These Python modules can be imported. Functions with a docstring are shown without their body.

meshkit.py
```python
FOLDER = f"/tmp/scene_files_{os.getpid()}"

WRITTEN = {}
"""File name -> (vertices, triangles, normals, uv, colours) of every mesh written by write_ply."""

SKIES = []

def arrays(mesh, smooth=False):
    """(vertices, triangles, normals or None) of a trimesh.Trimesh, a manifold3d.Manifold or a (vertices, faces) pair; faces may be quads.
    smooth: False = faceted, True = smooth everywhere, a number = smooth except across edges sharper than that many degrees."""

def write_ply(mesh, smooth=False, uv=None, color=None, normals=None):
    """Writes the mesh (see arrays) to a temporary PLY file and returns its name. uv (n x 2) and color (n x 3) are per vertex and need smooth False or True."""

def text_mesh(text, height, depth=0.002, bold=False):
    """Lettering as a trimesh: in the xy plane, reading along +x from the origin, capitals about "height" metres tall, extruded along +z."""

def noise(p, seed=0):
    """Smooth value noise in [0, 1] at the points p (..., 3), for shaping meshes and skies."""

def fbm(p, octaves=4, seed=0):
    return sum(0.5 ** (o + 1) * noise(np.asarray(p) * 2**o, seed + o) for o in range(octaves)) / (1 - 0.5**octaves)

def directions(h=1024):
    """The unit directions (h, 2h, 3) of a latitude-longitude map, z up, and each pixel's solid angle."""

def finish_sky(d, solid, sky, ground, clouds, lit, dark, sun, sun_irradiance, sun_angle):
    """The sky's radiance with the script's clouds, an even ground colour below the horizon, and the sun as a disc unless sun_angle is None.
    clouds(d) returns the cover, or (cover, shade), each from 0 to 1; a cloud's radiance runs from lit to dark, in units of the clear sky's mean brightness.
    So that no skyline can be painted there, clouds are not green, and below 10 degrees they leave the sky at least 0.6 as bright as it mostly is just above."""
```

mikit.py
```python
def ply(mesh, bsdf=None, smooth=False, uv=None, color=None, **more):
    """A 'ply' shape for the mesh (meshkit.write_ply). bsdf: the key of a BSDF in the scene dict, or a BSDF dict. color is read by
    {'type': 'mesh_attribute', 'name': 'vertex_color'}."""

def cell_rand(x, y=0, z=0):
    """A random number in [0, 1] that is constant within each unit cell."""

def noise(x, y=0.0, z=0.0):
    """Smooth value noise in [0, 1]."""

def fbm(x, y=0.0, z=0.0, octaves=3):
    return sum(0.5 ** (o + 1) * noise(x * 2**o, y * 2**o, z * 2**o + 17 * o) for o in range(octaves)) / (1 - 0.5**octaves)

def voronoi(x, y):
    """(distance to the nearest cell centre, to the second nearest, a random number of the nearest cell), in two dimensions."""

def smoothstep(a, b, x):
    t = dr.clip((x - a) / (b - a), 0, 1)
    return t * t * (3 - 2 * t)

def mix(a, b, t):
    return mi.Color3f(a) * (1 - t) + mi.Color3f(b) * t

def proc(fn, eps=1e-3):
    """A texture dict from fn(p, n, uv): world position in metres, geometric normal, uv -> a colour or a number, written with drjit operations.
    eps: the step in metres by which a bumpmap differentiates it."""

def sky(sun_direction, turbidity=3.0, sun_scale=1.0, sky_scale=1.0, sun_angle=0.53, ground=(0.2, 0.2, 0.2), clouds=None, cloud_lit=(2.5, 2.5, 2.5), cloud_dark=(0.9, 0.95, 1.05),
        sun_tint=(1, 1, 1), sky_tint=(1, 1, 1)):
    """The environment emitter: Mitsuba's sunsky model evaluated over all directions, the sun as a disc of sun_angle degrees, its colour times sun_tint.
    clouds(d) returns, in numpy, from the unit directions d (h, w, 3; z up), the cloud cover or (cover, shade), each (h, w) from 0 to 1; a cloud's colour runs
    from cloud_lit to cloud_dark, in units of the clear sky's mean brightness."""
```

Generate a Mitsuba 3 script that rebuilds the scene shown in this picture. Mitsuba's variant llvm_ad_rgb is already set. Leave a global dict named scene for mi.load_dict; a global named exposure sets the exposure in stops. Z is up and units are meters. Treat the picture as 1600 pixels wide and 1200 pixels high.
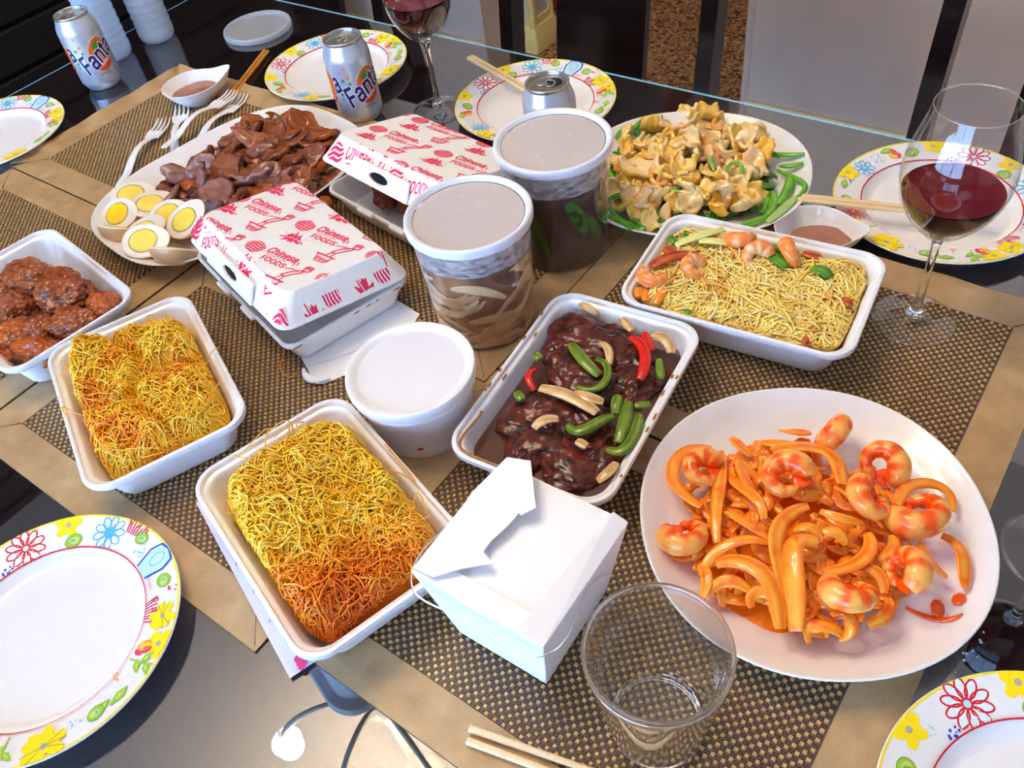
import math, random
import numpy as np, trimesh, shapely, mitsuba as mi, mikit, meshkit
import drjit as dr
from shapely import affinity
from shapely.geometry import Point, Polygon, LineString, box as sbox
from shapely.ops import unary_union
from scipy.interpolate import CubicSpline

T = mi.ScalarTransform4f
scene, labels = {}, {}
TZ = 0.75            # height of the table top above the floor; all builders below measure z from the table top

# ------------------------------------------------------------------ camera, light, exposure
CAM = np.array([0.0, 0.0, 0.62755 + TZ]); FWD = np.array([-0.46586, 0.50407, -0.72725]); UP = np.array([-0.36079, 0.64226, 0.67627])
scene['camera'] = {'type': 'perspective', 'fov': 62.08, 'fov_axis': 'x', 'near_clip': 0.02, 'far_clip': 60,
                   'to_world': T().look_at(origin=CAM.tolist(), target=(CAM + FWD).tolist(), up=UP.tolist())}
exposure = 0.2
WINDOW_LIGHT = [2.8, 5.2, 9.4]       # daylight behind the window of the near wall
BULB_LIGHT = [318.0, 258.0, 184.0]     # bulbs of the chandelier over the table
ROOM_LAMP = [26.0, 19.0, 12.5]       # lamp of the room beyond the opening


def lin(r, g, b):
    x = np.array([r, g, b], float) / 255
    return np.where(x < 0.04045, x / 12.92, ((x + 0.055) / 1.055) ** 2.4)


# ------------------------------------------------------------------ materials
def mix(a, b, t):
    a, b = (tuple(map(float, x)) if isinstance(x, (np.ndarray, tuple, list)) else x for x in (a, b))
    return mikit.mix(a, b, t)
def rgb(c): return {'type': 'rgb', 'value': [float(x) for x in c]}
VC = {'type': 'mesh_attribute', 'name': 'vertex_color'}
def pr(color, rough=0.4, two=True, **kw):
    d = {'type': 'principled', 'base_color': color if isinstance(color, dict) else rgb(color), 'roughness': rough, **kw}
    return {'type': 'twosided', 'bsdf': d} if two else d
B = scene
B['mat_vc_gloss'] = pr(VC, 0.22, specular=0.6)
B['mat_vc_wet'] = pr(VC, 0.12, specular=0.5, clearcoat=0.2, clearcoat_gloss=0.95)
B['mat_beef'] = pr(VC, 0.2, specular=0.45)
B['mat_vc_matte'] = pr(VC, 0.6)
B['mat_vc_can'] = pr(VC, 0.3, metallic=0.15, specular=0.6)
B['mat_plastic'] = pr((0.86, 0.86, 0.87), 0.28)
B['mat_foam'] = pr((0.87, 0.86, 0.84), 0.5)
B['mat_card'] = pr((0.88, 0.87, 0.87), 0.45)
B['mat_paper'] = pr((0.84, 0.84, 0.85), 0.7)
B['mat_flyer'] = pr(lin(222, 214, 240), 0.6)
B['mat_porcelain'] = pr((0.86, 0.85, 0.83), 0.12, specular=0.6, clearcoat=0.5, clearcoat_gloss=0.95)
B['mat_plate'] = pr((0.88, 0.87, 0.86), 0.3)
B['mat_can'] = pr(lin(206, 214, 226), 0.25, metallic=0.5)
B['mat_canlid'] = pr(lin(200, 196, 190), 0.22, metallic=0.85)
B['mat_dark'] = pr((0.004, 0.004, 0.005), 0.4)
B['mat_steel'] = pr((0.75, 0.76, 0.8), 0.2, metallic=0.9)
B['mat_glass'] = {'type': 'dielectric', 'int_ior': 1.5, 'ext_ior': 1.0}
B['mat_wine'] = pr((0.024, 0.0, 0.002), 0.03, specular=0.15)
B['mat_winetop'] = pr((0.105, 0.0, 0.007), 0.05, specular=0.04)
def frosted(w, c): return {'type': 'blendbsdf', 'weight': w, 'a': {'type': 'thindielectric', 'int_ior': 1.4}, 'b': {'type': 'principledthin', 'base_color': rgb(c), 'roughness': 0.5, 'spec_trans': 0.0, 'diff_trans': 1.0}}
B['mat_deli_wall'] = frosted(0.06, (0.9, 0.9, 0.9))
B['mat_deli_frost'] = frosted(mikit.proc(lambda p, n, uv: 0.28 + 0.55 * mikit.smoothstep(0.3, 0.65, mikit.fbm(p.x * 160, p.y * 160, p.z * 260))), lin(240, 238, 242))
B['mat_deli_lid'] = pr(lin(198, 189, 187), 0.25)
B['mat_deli_rim'] = pr(lin(226, 228, 238), 0.3)
B['mat_cup'] = pr(lin(236, 234, 238), 0.35)
B['mat_bottle'] = frosted(0.5, (0.75, 0.88, 1.0))
B['mat_lidclear'] = frosted(0.62, (0.85, 0.9, 0.97))
B['mat_sheetglass'] = {'type': 'thindielectric', 'int_ior': 1.5}
B['mat_chop'] = pr(mikit.proc(lambda p, n, uv: mix(lin(226, 190, 132), lin(238, 212, 168), mikit.noise(p.x * 900 + p.y * 500, p.y * 60, p.z * 800))), 0.5)
B['mat_chopdark'] = pr(lin(196, 132, 44), 0.45)
B['mat_tablefloorglass'] = {'type': 'plastic', 'int_ior': 2.7, 'diffuse_reflectance': rgb((0.010, 0.006, 0.008)), 'nonlinear': False}
B['mat_glassedge'] = pr(lin(140, 215, 250), 0.08, specular=0.9)
def darkwood(p, n, uv):
    g = mikit.fbm(p.x * 3 + p.z * 3, p.y * 40, p.z * 40)
    return mix((0.006, 0.0035, 0.004), (0.016, 0.009, 0.009), g)
B['mat_darkwood'] = pr(mikit.proc(darkwood), 0.11, specular=0.4)
B['mat_cabinet'] = pr((0.006, 0.004, 0.004), 0.65, specular=0.25)
def cloth(p, n, uv):
    w = mikit.fbm(p.x * 55, p.y * 55, 2.0)
    t = mikit.noise(p.x * 1500, p.y * 1500)
    return mix(lin(150, 117, 78), lin(200, 166, 118), 0.75 * w + 0.25 * t)
B['mat_border'] = pr(mikit.proc(cloth), 0.55)
B['mat_tan'] = pr(mikit.proc(lambda p, n, uv: mix(lin(172, 136, 74), lin(212, 174, 106), mikit.cell_rand(p.x * 260, p.y * 260))), 0.35)
B['mat_thread'] = pr(lin(88, 67, 62), 0.45)
def speckle(p, n, uv):
    a = mikit.noise(p.x * 90, p.y * 90); b = mikit.noise(p.x * 150 + 9, p.y * 150); c = mikit.noise(p.x * 120, p.y * 120 + 31)
    col = mix(lin(176, 128, 84), lin(138, 92, 52), a)
    col = mix(col, lin(196, 160, 120), mikit.smoothstep(0.62, 0.75, b))
    return mix(col, lin(84, 58, 44), mikit.smoothstep(0.55, 0.75, c))
B['mat_floor'] = pr(mikit.proc(speckle), 0.7)
B['mat_wall'] = pr(lin(214, 199, 184), 0.8)
B['mat_ceiling'] = pr((0.52, 0.505, 0.49), 0.9)
B['mat_cream'] = pr(lin(236, 220, 140), 0.5)
B['mat_trim'] = pr(lin(232, 214, 166), 0.5)
B['mat_brownwall'] = pr(lin(70, 34, 18), 0.5)
B['mat_orangewood'] = pr(lin(176, 92, 30), 0.4)
B['mat_paneglass'] = pr(lin(200, 200, 210), 0.1)
B['mat_brass'] = pr((0.7, 0.66, 0.6), 0.4)
B['mat_darktrim'] = pr((0.03, 0.028, 0.03), 0.4)
def broth(p, n, uv):
    w = mikit.fbm(p.x * 34, p.y * 34, p.z * 46)
    return mix(lin(104, 58, 28), lin(164, 104, 58), mikit.smoothstep(0.3, 0.7, w))
B['mat_broth'] = pr(mikit.proc(broth), 0.15)
B['mat_darkbroth'] = pr(lin(52, 27, 14), 0.12)
def saucew(p, n, uv):
    return mix(lin(58, 26, 16), lin(86, 44, 26), mikit.fbm(p.x * 40, p.y * 40, p.z * 10))
B['mat_gravy'] = pr(mikit.proc(saucew), 0.07, specular=0.7, clearcoat=0.5)
B['mat_dip'] = pr(mikit.proc(lambda p, n, uv: mix(lin(140, 84, 62), lin(166, 110, 88), mikit.fbm(p.x * 60, p.y * 60))), 0.2)
B['mat_tomato'] = pr(mikit.proc(lambda p, n, uv: mix(lin(242, 100, 4), lin(252, 148, 14), mikit.fbm(p.x * 60, p.y * 60))), 0.1, clearcoat=0.5)
B['mat_lettuce'] = pr(lin(24, 58, 14), 0.3)
B['mat_duckjuice'] = pr(lin(110, 60, 30), 0.3)


# ------------------------------------------------------------------ mesh helpers
def rot(deg):
    a = math.radians(deg); c, s = math.cos(a), math.sin(a)
    return np.array([[c, -s, 0], [s, c, 0], [0, 0, 1.0]])
def axis_rot(axis, deg):
    return trimesh.transformations.rotation_matrix(math.radians(deg), axis)[:3, :3]
def euler(a, b, c):
    return axis_rot((0, 0, 1), c) @ axis_rot((0, 1, 0), b) @ axis_rot((1, 0, 0), a)

class Mesh:
    """Collects pieces of ONE part: vertices, triangles, vertex colours."""
    def __init__(s): s.v, s.f, s.c, s.n = [], [], [], 0
    def add(s, v, f, c=None):
        v = np.asarray(v, float); f = np.asarray(f, int)
        if f.shape[1] == 4: f = np.vstack([f[:, [0, 1, 2]], f[:, [0, 2, 3]]])
        s.v.append(v); s.f.append(f + s.n); s.n += len(v)
        if c is not None: s.c.append(np.broadcast_to(np.asarray(c, float), (len(v), 3)))
        return s
    def get(s):
        return np.vstack(s.v), np.vstack(s.f), (np.vstack(s.c) if s.c else None)

used = {}
def numbered(name):
    used[name] = used.get(name, -1) + 1
    return name if used[name] == 0 else f'{name}_{used[name]:03d}'
def thing(name, label, cat, group=None, kind=None):
    key = numbered(name); labels[key] = {'label': label, 'category': cat}
    if group: labels[key]['group'] = group
    if kind: labels[key]['kind'] = kind
    return key
def put(parent, name, mesh, mat, R=None, at=(0, 0, 0), smooth=True, label=None, kind=None):
    """One entry of the scene: part NAME of PARENT (or the thing PARENT itself where NAME is None)."""
    key = parent if name is None else numbered(parent + '__' + name)
    v, f, c = mesh.get() if isinstance(mesh, Mesh) else (mesh if len(mesh) == 3 else (*mesh, None))
    v = np.asarray(v, float)
    if R is not None: v = v @ np.asarray(R).T
    v = v + np.asarray(at, float) + [0, 0, TZ]
    scene[key] = mikit.ply((v, f), mat, smooth=smooth, color=c)
    if name is not None and (label or kind):
        labels[key] = {}
        if label: labels[key]['label'] = label
        if kind: labels[key]['kind'] = kind
    return key
def struct(name, mesh, mat, smooth=False, label=None):
    put(name, None, mesh, mat, smooth=smooth)
    labels[name] = {'kind': 'structure'}
    if label: labels[name]['label'] = label
    return name

def boxm(x0, x1, y0, y1, z0, z1, bev=0.0):
    if bev:
        import manifold3d as m3
        b = bev
        pts = []
        for x in (x0, x1):
            for y in (y0, y1):
                for z in (z0, z1):
                    sx, sy, sz = (1 if x == x0 else -1), (1 if y == y0 else -1), (1 if z == z0 else -1)
                    pts += [(x + sx * b, y + sy * b, z), (x + sx * b, y, z + sz * b), (x, y + sy * b, z + sz * b)]
        h = m3.Manifold.hull_points([tuple(map(float, p)) for p in pts]).to_mesh()
        return np.array(h.vert_properties[:, :3], float), np.array(h.tri_verts, int)
    m = trimesh.creation.box((x1 - x0, y1 - y0, z1 - z0))
    return np.array(m.vertices) + [(x0 + x1) / 2, (y0 + y1) / 2, (z0 + z1) / 2], np.array(m.faces)

def lathe(profile, n=72, shape=None, closed=False):
    """Revolves (r, z) pairs; shape(theta) -> (sx, sy) stretches the ring."""
    P = np.array(profile, float); t = np.linspace(0, 2 * np.pi, n, endpoint=False)
    cx, cy = (np.cos(t), np.sin(t)) if shape is None else shape(t)
    v = np.stack([P[:, :1] * cx, P[:, :1] * cy, np.repeat(P[:, 1:2], n, 1)], -1).reshape(-1, 3)
    k = len(P); f = []
    i = np.arange(n); j = (i + 1) % n
    for a in range(k if closed else k - 1):
        b = (a + 1) % k
        if P[a, 0] < 1e-9 and P[b, 0] < 1e-9: continue
        if P[a, 0] < 1e-9: f.append(np.stack([a * n + i, b * n + j, b * n + i], 1))
        elif P[b, 0] < 1e-9: f.append(np.stack([a * n + i, a * n + j, b * n + i], 1))
        else:
            f.append(np.stack([a * n + i, a * n + j, b * n + j], 1)); f.append(np.stack([a * n + i, b * n + j, b * n + i], 1))
    f = np.vstack(f)
    m = trimesh.Trimesh(v, f, process=False); m.merge_vertices(digits_vertex=7) if False else None
    return v, f

def smoothprof(P, n=6):
    """Rounds a profile with a Catmull-Rom spline through its points."""
    P = np.array(P, float); out = []
    Q = np.vstack([2 * P[0] - P[1], P, 2 * P[-1] - P[-2]])
    for i in range(1, len(Q) - 2):
        for t in np.linspace(0, 1, n, endpoint=False):
            a, b, c, d = Q[i - 1:i + 3]
            out.append(0.5 * ((2 * b) + (c - a) * t + (2 * a - 5 * b + 4 * c - d) * t * t + (3 * b - a - 3 * c + d) * t ** 3))
    out.append(P[-1]); out = np.array(out); out[:, 0] = np.maximum(out[:, 0], 0)
    return out

def rr(a, b, r, k=7):
    pts = []
    for sx, sy, a0 in ((1, 1, 0), (-1, 1, 90), (-1, -1, 180), (1, -1, 270)):
        t = np.radians(np.linspace(a0, a0 + 90, k))
        pts.append(np.stack([sx * (a / 2 - r) + r * np.cos(t), sy * (b / 2 - r) + r * np.sin(t)], 1))
    return np.vstack(pts)
def loft(sections, k=7, cap0=True, cap1=True):
    """sections: (a, b, corner radius, z[, dx, dy]) rounded rectangles joined in order."""
    v, f = [], []; n = 4 * k
    for s in sections:
        q = rr(*s[:3], k); d = s[4:6] if len(s) > 4 else (0, 0)
        v.append(np.c_[q + d, np.full(n, s[3])])
    i = np.arange(n); j = (i + 1) % n
    for a in range(len(sections) - 1):
        f.append(np.stack([a * n + i, a * n + j, (a + 1) * n + j], 1)); f.append(np.stack([a * n + i, (a + 1) * n + j, (a + 1) * n + i], 1))
    v = np.vstack(v)
    for end, on in ((0, cap0), (len(sections) - 1, cap1)):
        if on:
            c = len(v); v = np.vstack([v, v[end * n:(end + 1) * n].mean(0)])
            f.append(np.stack([end * n + (j if end == 0 else i), end * n + (i if end == 0 else j), np.full(n, c)], 1))
    return v, np.vstack(f)

def spline(pts, n):
    P = np.asarray(pts, float)
    if len(P) == 2: return P[0] + (P[1] - P[0]) * np.linspace(0, 1, n)[:, None]
    t = np.r_[0, np.cumsum(np.linalg.norm(np.diff(P, axis=0), axis=1))]
    return CubicSpline(t, P)(np.linspace(0, t[-1], n))

def tubes(paths, r, sides=6, squash=1.0, up=(0, 0, 1), cap=True, twist=0.0):
    """paths (m, k, 3), r scalar or (k,) or (m, k): m tubes in one go."""
    P = np.asarray(paths, float)
    if P.ndim == 2: P = P[None]
    m, k, _ = P.shape
    t = np.gradient(P, axis=1); t /= np.linalg.norm(t, axis=2, keepdims=True) + 1e-12
    u = np.broadcast_to(np.asarray(up, float), t.shape)
    s = np.cross(t, u); l = np.linalg.norm(s, axis=2, keepdims=True)
    s = np.where(l > 1e-3, s / np.maximum(l, 1e-9), np.array([1.0, 0, 0])); nn = np.cross(s, t)
    a = np.linspace(0, 2 * np.pi, sides, endpoint=False) + twist
    R = np.broadcast_to(np.asarray(r, float), (m, k))[..., None, None]
    v = P[:, :, None] + R * (np.cos(a)[:, None] * s[:, :, None] + squash * np.sin(a)[:, None] * nn[:, :, None])
    v = v.reshape(-1, 3)
    i = np.arange(sides); j = (i + 1) % sides
    ring = np.vstack([np.stack([i, j, j + sides], 1), np.stack([i, j + sides, i + sides], 1)])
    seg = (ring[None] + (np.arange(k - 1) * sides)[:, None, None]).reshape(-1, 3)
    f = (seg[None] + (np.arange(m) * k * sides)[:, None, None]).reshape(-1, 3)
    if cap:
        fan = np.stack([np.zeros(sides - 2, int), np.arange(2, sides), np.arange(1, sides - 1)], 1)
        ends = np.vstack([fan, fan[:, ::-1] + (k - 1) * sides])
        f = np.vstack([f, (ends[None] + (np.arange(m) * k * sides)[:, None, None]).reshape(-1, 3)])
    return v, f[:, ::-1]

def sheet(fn, nu, nv, thick):
    """A closed sheet: fn(u, v) -> (x, y, z) on a grid over [0, 1]^2, given THICK along its normals."""
    u, v = np.meshgrid(np.linspace(0, 1, nu), np.linspace(0, 1, nv), indexing='ij')
    P = np.stack(fn(u, v), -1)
    n = np.cross(np.gradient(P, axis=0), np.gradient(P, axis=1)); n /= np.linalg.norm(n, axis=2, keepdims=True) + 1e-12
    top, bot = (P + n * thick / 2).reshape(-1, 3), (P - n * thick / 2).reshape(-1, 3)
    N = nu * nv; idx = np.arange(N).reshape(nu, nv)
    a, b, c, d = idx[:-1, :-1].ravel(), idx[1:, :-1].ravel(), idx[1:, 1:].ravel(), idx[:-1, 1:].ravel()
    f = [np.stack([a, b, c], 1), np.stack([a, c, d], 1), np.stack([a, c, b], 1) + N, np.stack([a, d, c], 1) + N]
    rim = np.r_[idx[:-1, 0], idx[-1, :-1], idx[:0:-1, -1], idx[0, :0:-1]]; nx = np.roll(rim, -1)
    f += [np.stack([rim, rim + N, nx + N], 1), np.stack([rim, nx + N, nx], 1)]
    return np.vstack([top, bot]), np.vstack(f), np.r_[u.ravel(), u.ravel()], np.r_[v.ravel(), v.ravel()]

ICO = {k: trimesh.creation.icosphere(subdivisions=k) for k in (2, 3, 4, 5)}
def blob(radii, amp, freq, seed, sub=3, fine=0.0):
    m = ICO[sub]; u = np.array(m.vertices)
    d = 1 + amp * 2 * (meshkit.fbm(u * freq + 50 + seed * 7.3, 3, seed) - 0.5)
    if fine: d += fine * 2 * (meshkit.fbm(u * freq * 4 + 90 + seed * 3.1, 2, seed + 5) - 0.5)
    return u * d[:, None] * np.asarray(radii), np.array(m.faces), u
def mixc(a, b, t): t = np.clip(np.asarray(t), 0, 1)[..., None]; return np.asarray(a) * (1 - t) + np.asarray(b) * t

# flat print: polygons laid on a surface
_glyph = {}
def text_poly(s, h, bold=False):
    k = (s, h, bold)
    if k not in _glyph:
        m = meshkit.text_mesh(s, h, 0.001, bold)
        tri = np.array(m.vertices)[np.array(m.faces)]
        tri = tri[(np.abs(tri[:, :, 2] - 0.001) < 1e-6).all(1)]
        ps = [Polygon(t[:, :2]) for t in tri]
        _glyph[k] = unary_union([p for p in ps if p.area > 1e-14]).buffer(h * 0.003)
    return _glyph[k]
def polys(g): return [p for p in getattr(g, 'geoms', [g]) if p.geom_type == 'Polygon' and p.area > 1e-10] if not g.is_empty else []
def flat(g, edge):
    """Triangles of a shapely shape, no edge longer than EDGE."""
    V, F, n = [], [], 0
    for p in polys(g):
        v, f = trimesh.creation.triangulate_polygon(p, engine='earcut')
        v = np.c_[v, np.zeros(len(v))]
        v, f = trimesh.remesh.subdivide_to_size(v, np.array(f), edge, max_iter=14)
        V.append(v[:, :2]); F.append(f + n); n += len(v)
    if not V: return np.zeros((0, 2)), np.zeros((0, 3), int)
    v, f = np.vstack(V), np.vstack(F)
    a = v[f]; flip = np.cross(a[:, 1] - a[:, 0], a[:, 2] - a[:, 0]) < 0
    f[flip] = f[flip][:, ::-1]
    return v, f

# positions of food pieces on the table: x, y, height above the table top
ONION = [[[-0.1837,0.4355,0.0318],[-0.2018,0.4172,0.0302],[-0.1974,0.3918,0.0315],[-0.1815,0.3787,0.0345],[-0.1614,0.373,0.0392]],[[-0.1761,0.4358,0.033],[-0.1612,0.407,0.0388],[-0.1486,0.3725,0.0426],[-0.1348,0.3468,0.0428]],[[-0.1417,0.3751,0.0447],[-0.1248,0.3691,0.0485],[-0.1017,0.3654,0.0517]],[[-0.1602,0.4231,0.0375],[-0.1394,0.4005,0.0451],[-0.1165,0.3851,0.0512],[-0.112,0.3794,0.0518]],[[-0.1368,0.4518,0.0373],[-0.1177,0.4669,0.0362],[-0.0963,0.4703,0.0365],[-0.0802,0.453,0.041],[-0.0747,0.443,0.0435]],[[-0.0875,0.4037,0.0529],[-0.0969,0.3845,0.0537],[-0.097,0.3655,0.0521],[-0.086,0.3458,0.0482],[-0.0777,0.3343,0.0449]],[[-0.0691,0.3774,0.0522],[-0.0824,0.3646,0.0521],[-0.0755,0.3455,0.0477],[-0.0653,0.3277,0.0421],[-0.0555,0.3104,0.0368]],[[-0.1001,0.3617,0.0513],[-0.1192,0.3531,0.0472],[-0.1311,0.3373,0.0417],[-0.1329,0.3173,0.0371]],[[-0.1267,0.3285,0.0405],[-0.1091,0.3364,0.0447],[-0.0882,0.3326,0.0447],[-0.0748,0.3203,0.0409],[-0.0655,0.3064,0.0367]],[[-0.0782,0.4045,0.0523],[-0.063,0.405,0.0503],[-0.0476,0.4153,0.0457]],[[-0.0784,0.4365,0.0455],[-0.0562,0.4289,0.0448],[-0.0343,0.4213,0.0417]],[[-0.0423,0.4114,0.045],[-0.0357,0.3934,0.0448],[-0.0429,0.3735,0.0464],[-0.0565,0.3615,0.0482]],[[-0.0269,0.4222,0.0398],[-0.0219,0.4076,0.0401],[-0.0285,0.3944,0.0428]],[[-0.0306,0.4275,0.0399],[-0.0329,0.4525,0.0359],[-0.0275,0.4786,0.0311],[-0.0134,0.4887,0.029],[0.0044,0.4725,0.029]],[[0.0044,0.4477,0.031],[0.0186,0.4423,0.0297],[0.0264,0.4277,0.0295],[0.0326,0.4128,0.0293]],[[-0.0056,0.4318,0.0341],[0.0027,0.4175,0.0337],[0.0181,0.4143,0.0312]],[[-0.0896,0.3122,0.0391],[-0.0919,0.3208,0.0414],[-0.0829,0.3255,0.0427],[-0.0763,0.3195,0.0407]],[[-0.122,0.3078,0.0362],[-0.1128,0.3204,0.0402],[-0.0965,0.3224,0.0417]],[[-0.0443,0.3096,0.0354],[-0.047,0.3195,0.0378],[-0.0336,0.3261,0.0371],[-0.0268,0.3268,0.036]],[[-0.0289,0.3234,0.0358],[-0.0252,0.3358,0.0372],[-0.0292,0.341,0.0389],[-0.0397,0.3359,0.0401]],[[-0.0161,0.3441,0.0365],[-0.0075,0.3586,0.0361],[-0.0106,0.3715,0.0376]],[[-0.1421,0.4851,0.0309],[-0.1293,0.4855,0.0317],[-0.1201,0.4948,0.0308]],[[-0.15,0.4627,0.0335],[-0.1336,0.4646,0.0351],[-0.1212,0.4759,0.034]],[[-0.1739,0.4572,0.0311],[-0.1621,0.4459,0.0342],[-0.1494,0.4417,0.0371]],[[-0.1424,0.4452,0.0377],[-0.1333,0.4287,0.0426],[-0.1325,0.4125,0.0456]],[[-0.0715,0.3878,0.0529],[-0.0605,0.3935,0.0509],[-0.0516,0.3904,0.0491]],[[-0.0888,0.3792,0.0538],[-0.0783,0.3857,0.0536],[-0.0684,0.3803,0.0523]],[[-0.0364,0.3808,0.0451],[-0.0237,0.3816,0.0415],[-0.0147,0.3727,0.0387]],[[-0.1574,0.431,0.0371],[-0.1411,0.4089,0.0439],[-0.1238,0.3926,0.0495]],[[-0.139,0.3253,0.0378],[-0.1279,0.3154,0.0373],[-0.125,0.3022,0.0347]]]
SHRIMP = [[[-0.1599,0.3432,0.0428]],[[-0.1115,0.4204,0.0542]],[[-0.1008,0.497,0.0371]],[[-0.0573,0.4824,0.0388]],[[-0.0506,0.4377,0.0479]],[[-0.016,0.452,0.0394]],[[-0.0085,0.392,0.0434]],[[-0.0328,0.3535,0.0476]],[[-0.1743,0.4024,0.0419]]]
SAUCE = [[[0.019,0.4036,0.0125],[0.024,0.3904,0.0125]],[[0.0019,0.3859,0.0125],[0.0175,0.3864,0.0125],[0.031,0.3926,0.0125],[0.0374,0.4023,0.0125]],[[0.0278,0.4114,0.0125]]]
GREEN = [[[-0.3253,0.8848,0.0272],[-0.308,0.885,0.0303],[-0.2902,0.8887,0.0344]],[[-0.3087,0.8643,0.0271],[-0.2947,0.8656,0.0303],[-0.2844,0.8722,0.0333]],[[-0.3077,0.8567,0.0264],[-0.2858,0.8448,0.0302],[-0.2685,0.8341,0.0337],[-0.2638,0.8033,0.0341]],[[-0.2725,0.7481,0.035],[-0.2686,0.7764,0.0337],[-0.2647,0.8054,0.0339]],[[-0.2978,0.7274,0.0323],[-0.2872,0.7451,0.0321],[-0.2793,0.7587,0.0325]],[[-0.3008,0.8083,0.025],[-0.2927,0.7871,0.0273],[-0.2884,0.7691,0.0295]],[[-0.2959,0.8133,0.0261],[-0.2846,0.7925,0.0291],[-0.2802,0.7609,0.0321]],[[-0.2889,0.8466,0.0296],[-0.28,0.8146,0.0301],[-0.2783,0.7887,0.0308]],[[-0.3135,0.8199,0.025],[-0.3012,0.8037,0.025]],[[-0.5161,0.8325,0.0297],[-0.5154,0.8515,0.031],[-0.5131,0.8577,0.031]],[[-0.5074,0.853,0.0293],[-0.5053,0.8804,0.0322]],[[-0.4987,0.8636,0.0285],[-0.4978,0.8935,0.0328]],[[-0.4897,0.8738,0.028],[-0.49,0.8981,0.0321]],[[-0.4861,0.8883,0.0297],[-0.4871,0.8997,0.0319]],[[-0.4917,0.7769,0.025],[-0.4739,0.7567,0.025],[-0.4609,0.749,0.025]],[[-0.4595,0.7609,0.0266],[-0.4397,0.746,0.0275]],[[-0.4587,0.7501,0.025],[-0.4398,0.732,0.025]],[[-0.4374,0.6828,0.0322],[-0.4159,0.6823,0.0312],[-0.3915,0.6759,0.0326]],[[-0.4168,0.7017,0.0264],[-0.4054,0.6912,0.0288],[-0.3905,0.6832,0.0308]],[[-0.446,0.7012,0.0286],[-0.422,0.6837,0.0311],[-0.3986,0.6705,0.0339]],[[-0.398,0.7291,0.0258],[-0.3955,0.7058,0.0251],[-0.3915,0.6759,0.0326]]]
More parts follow.
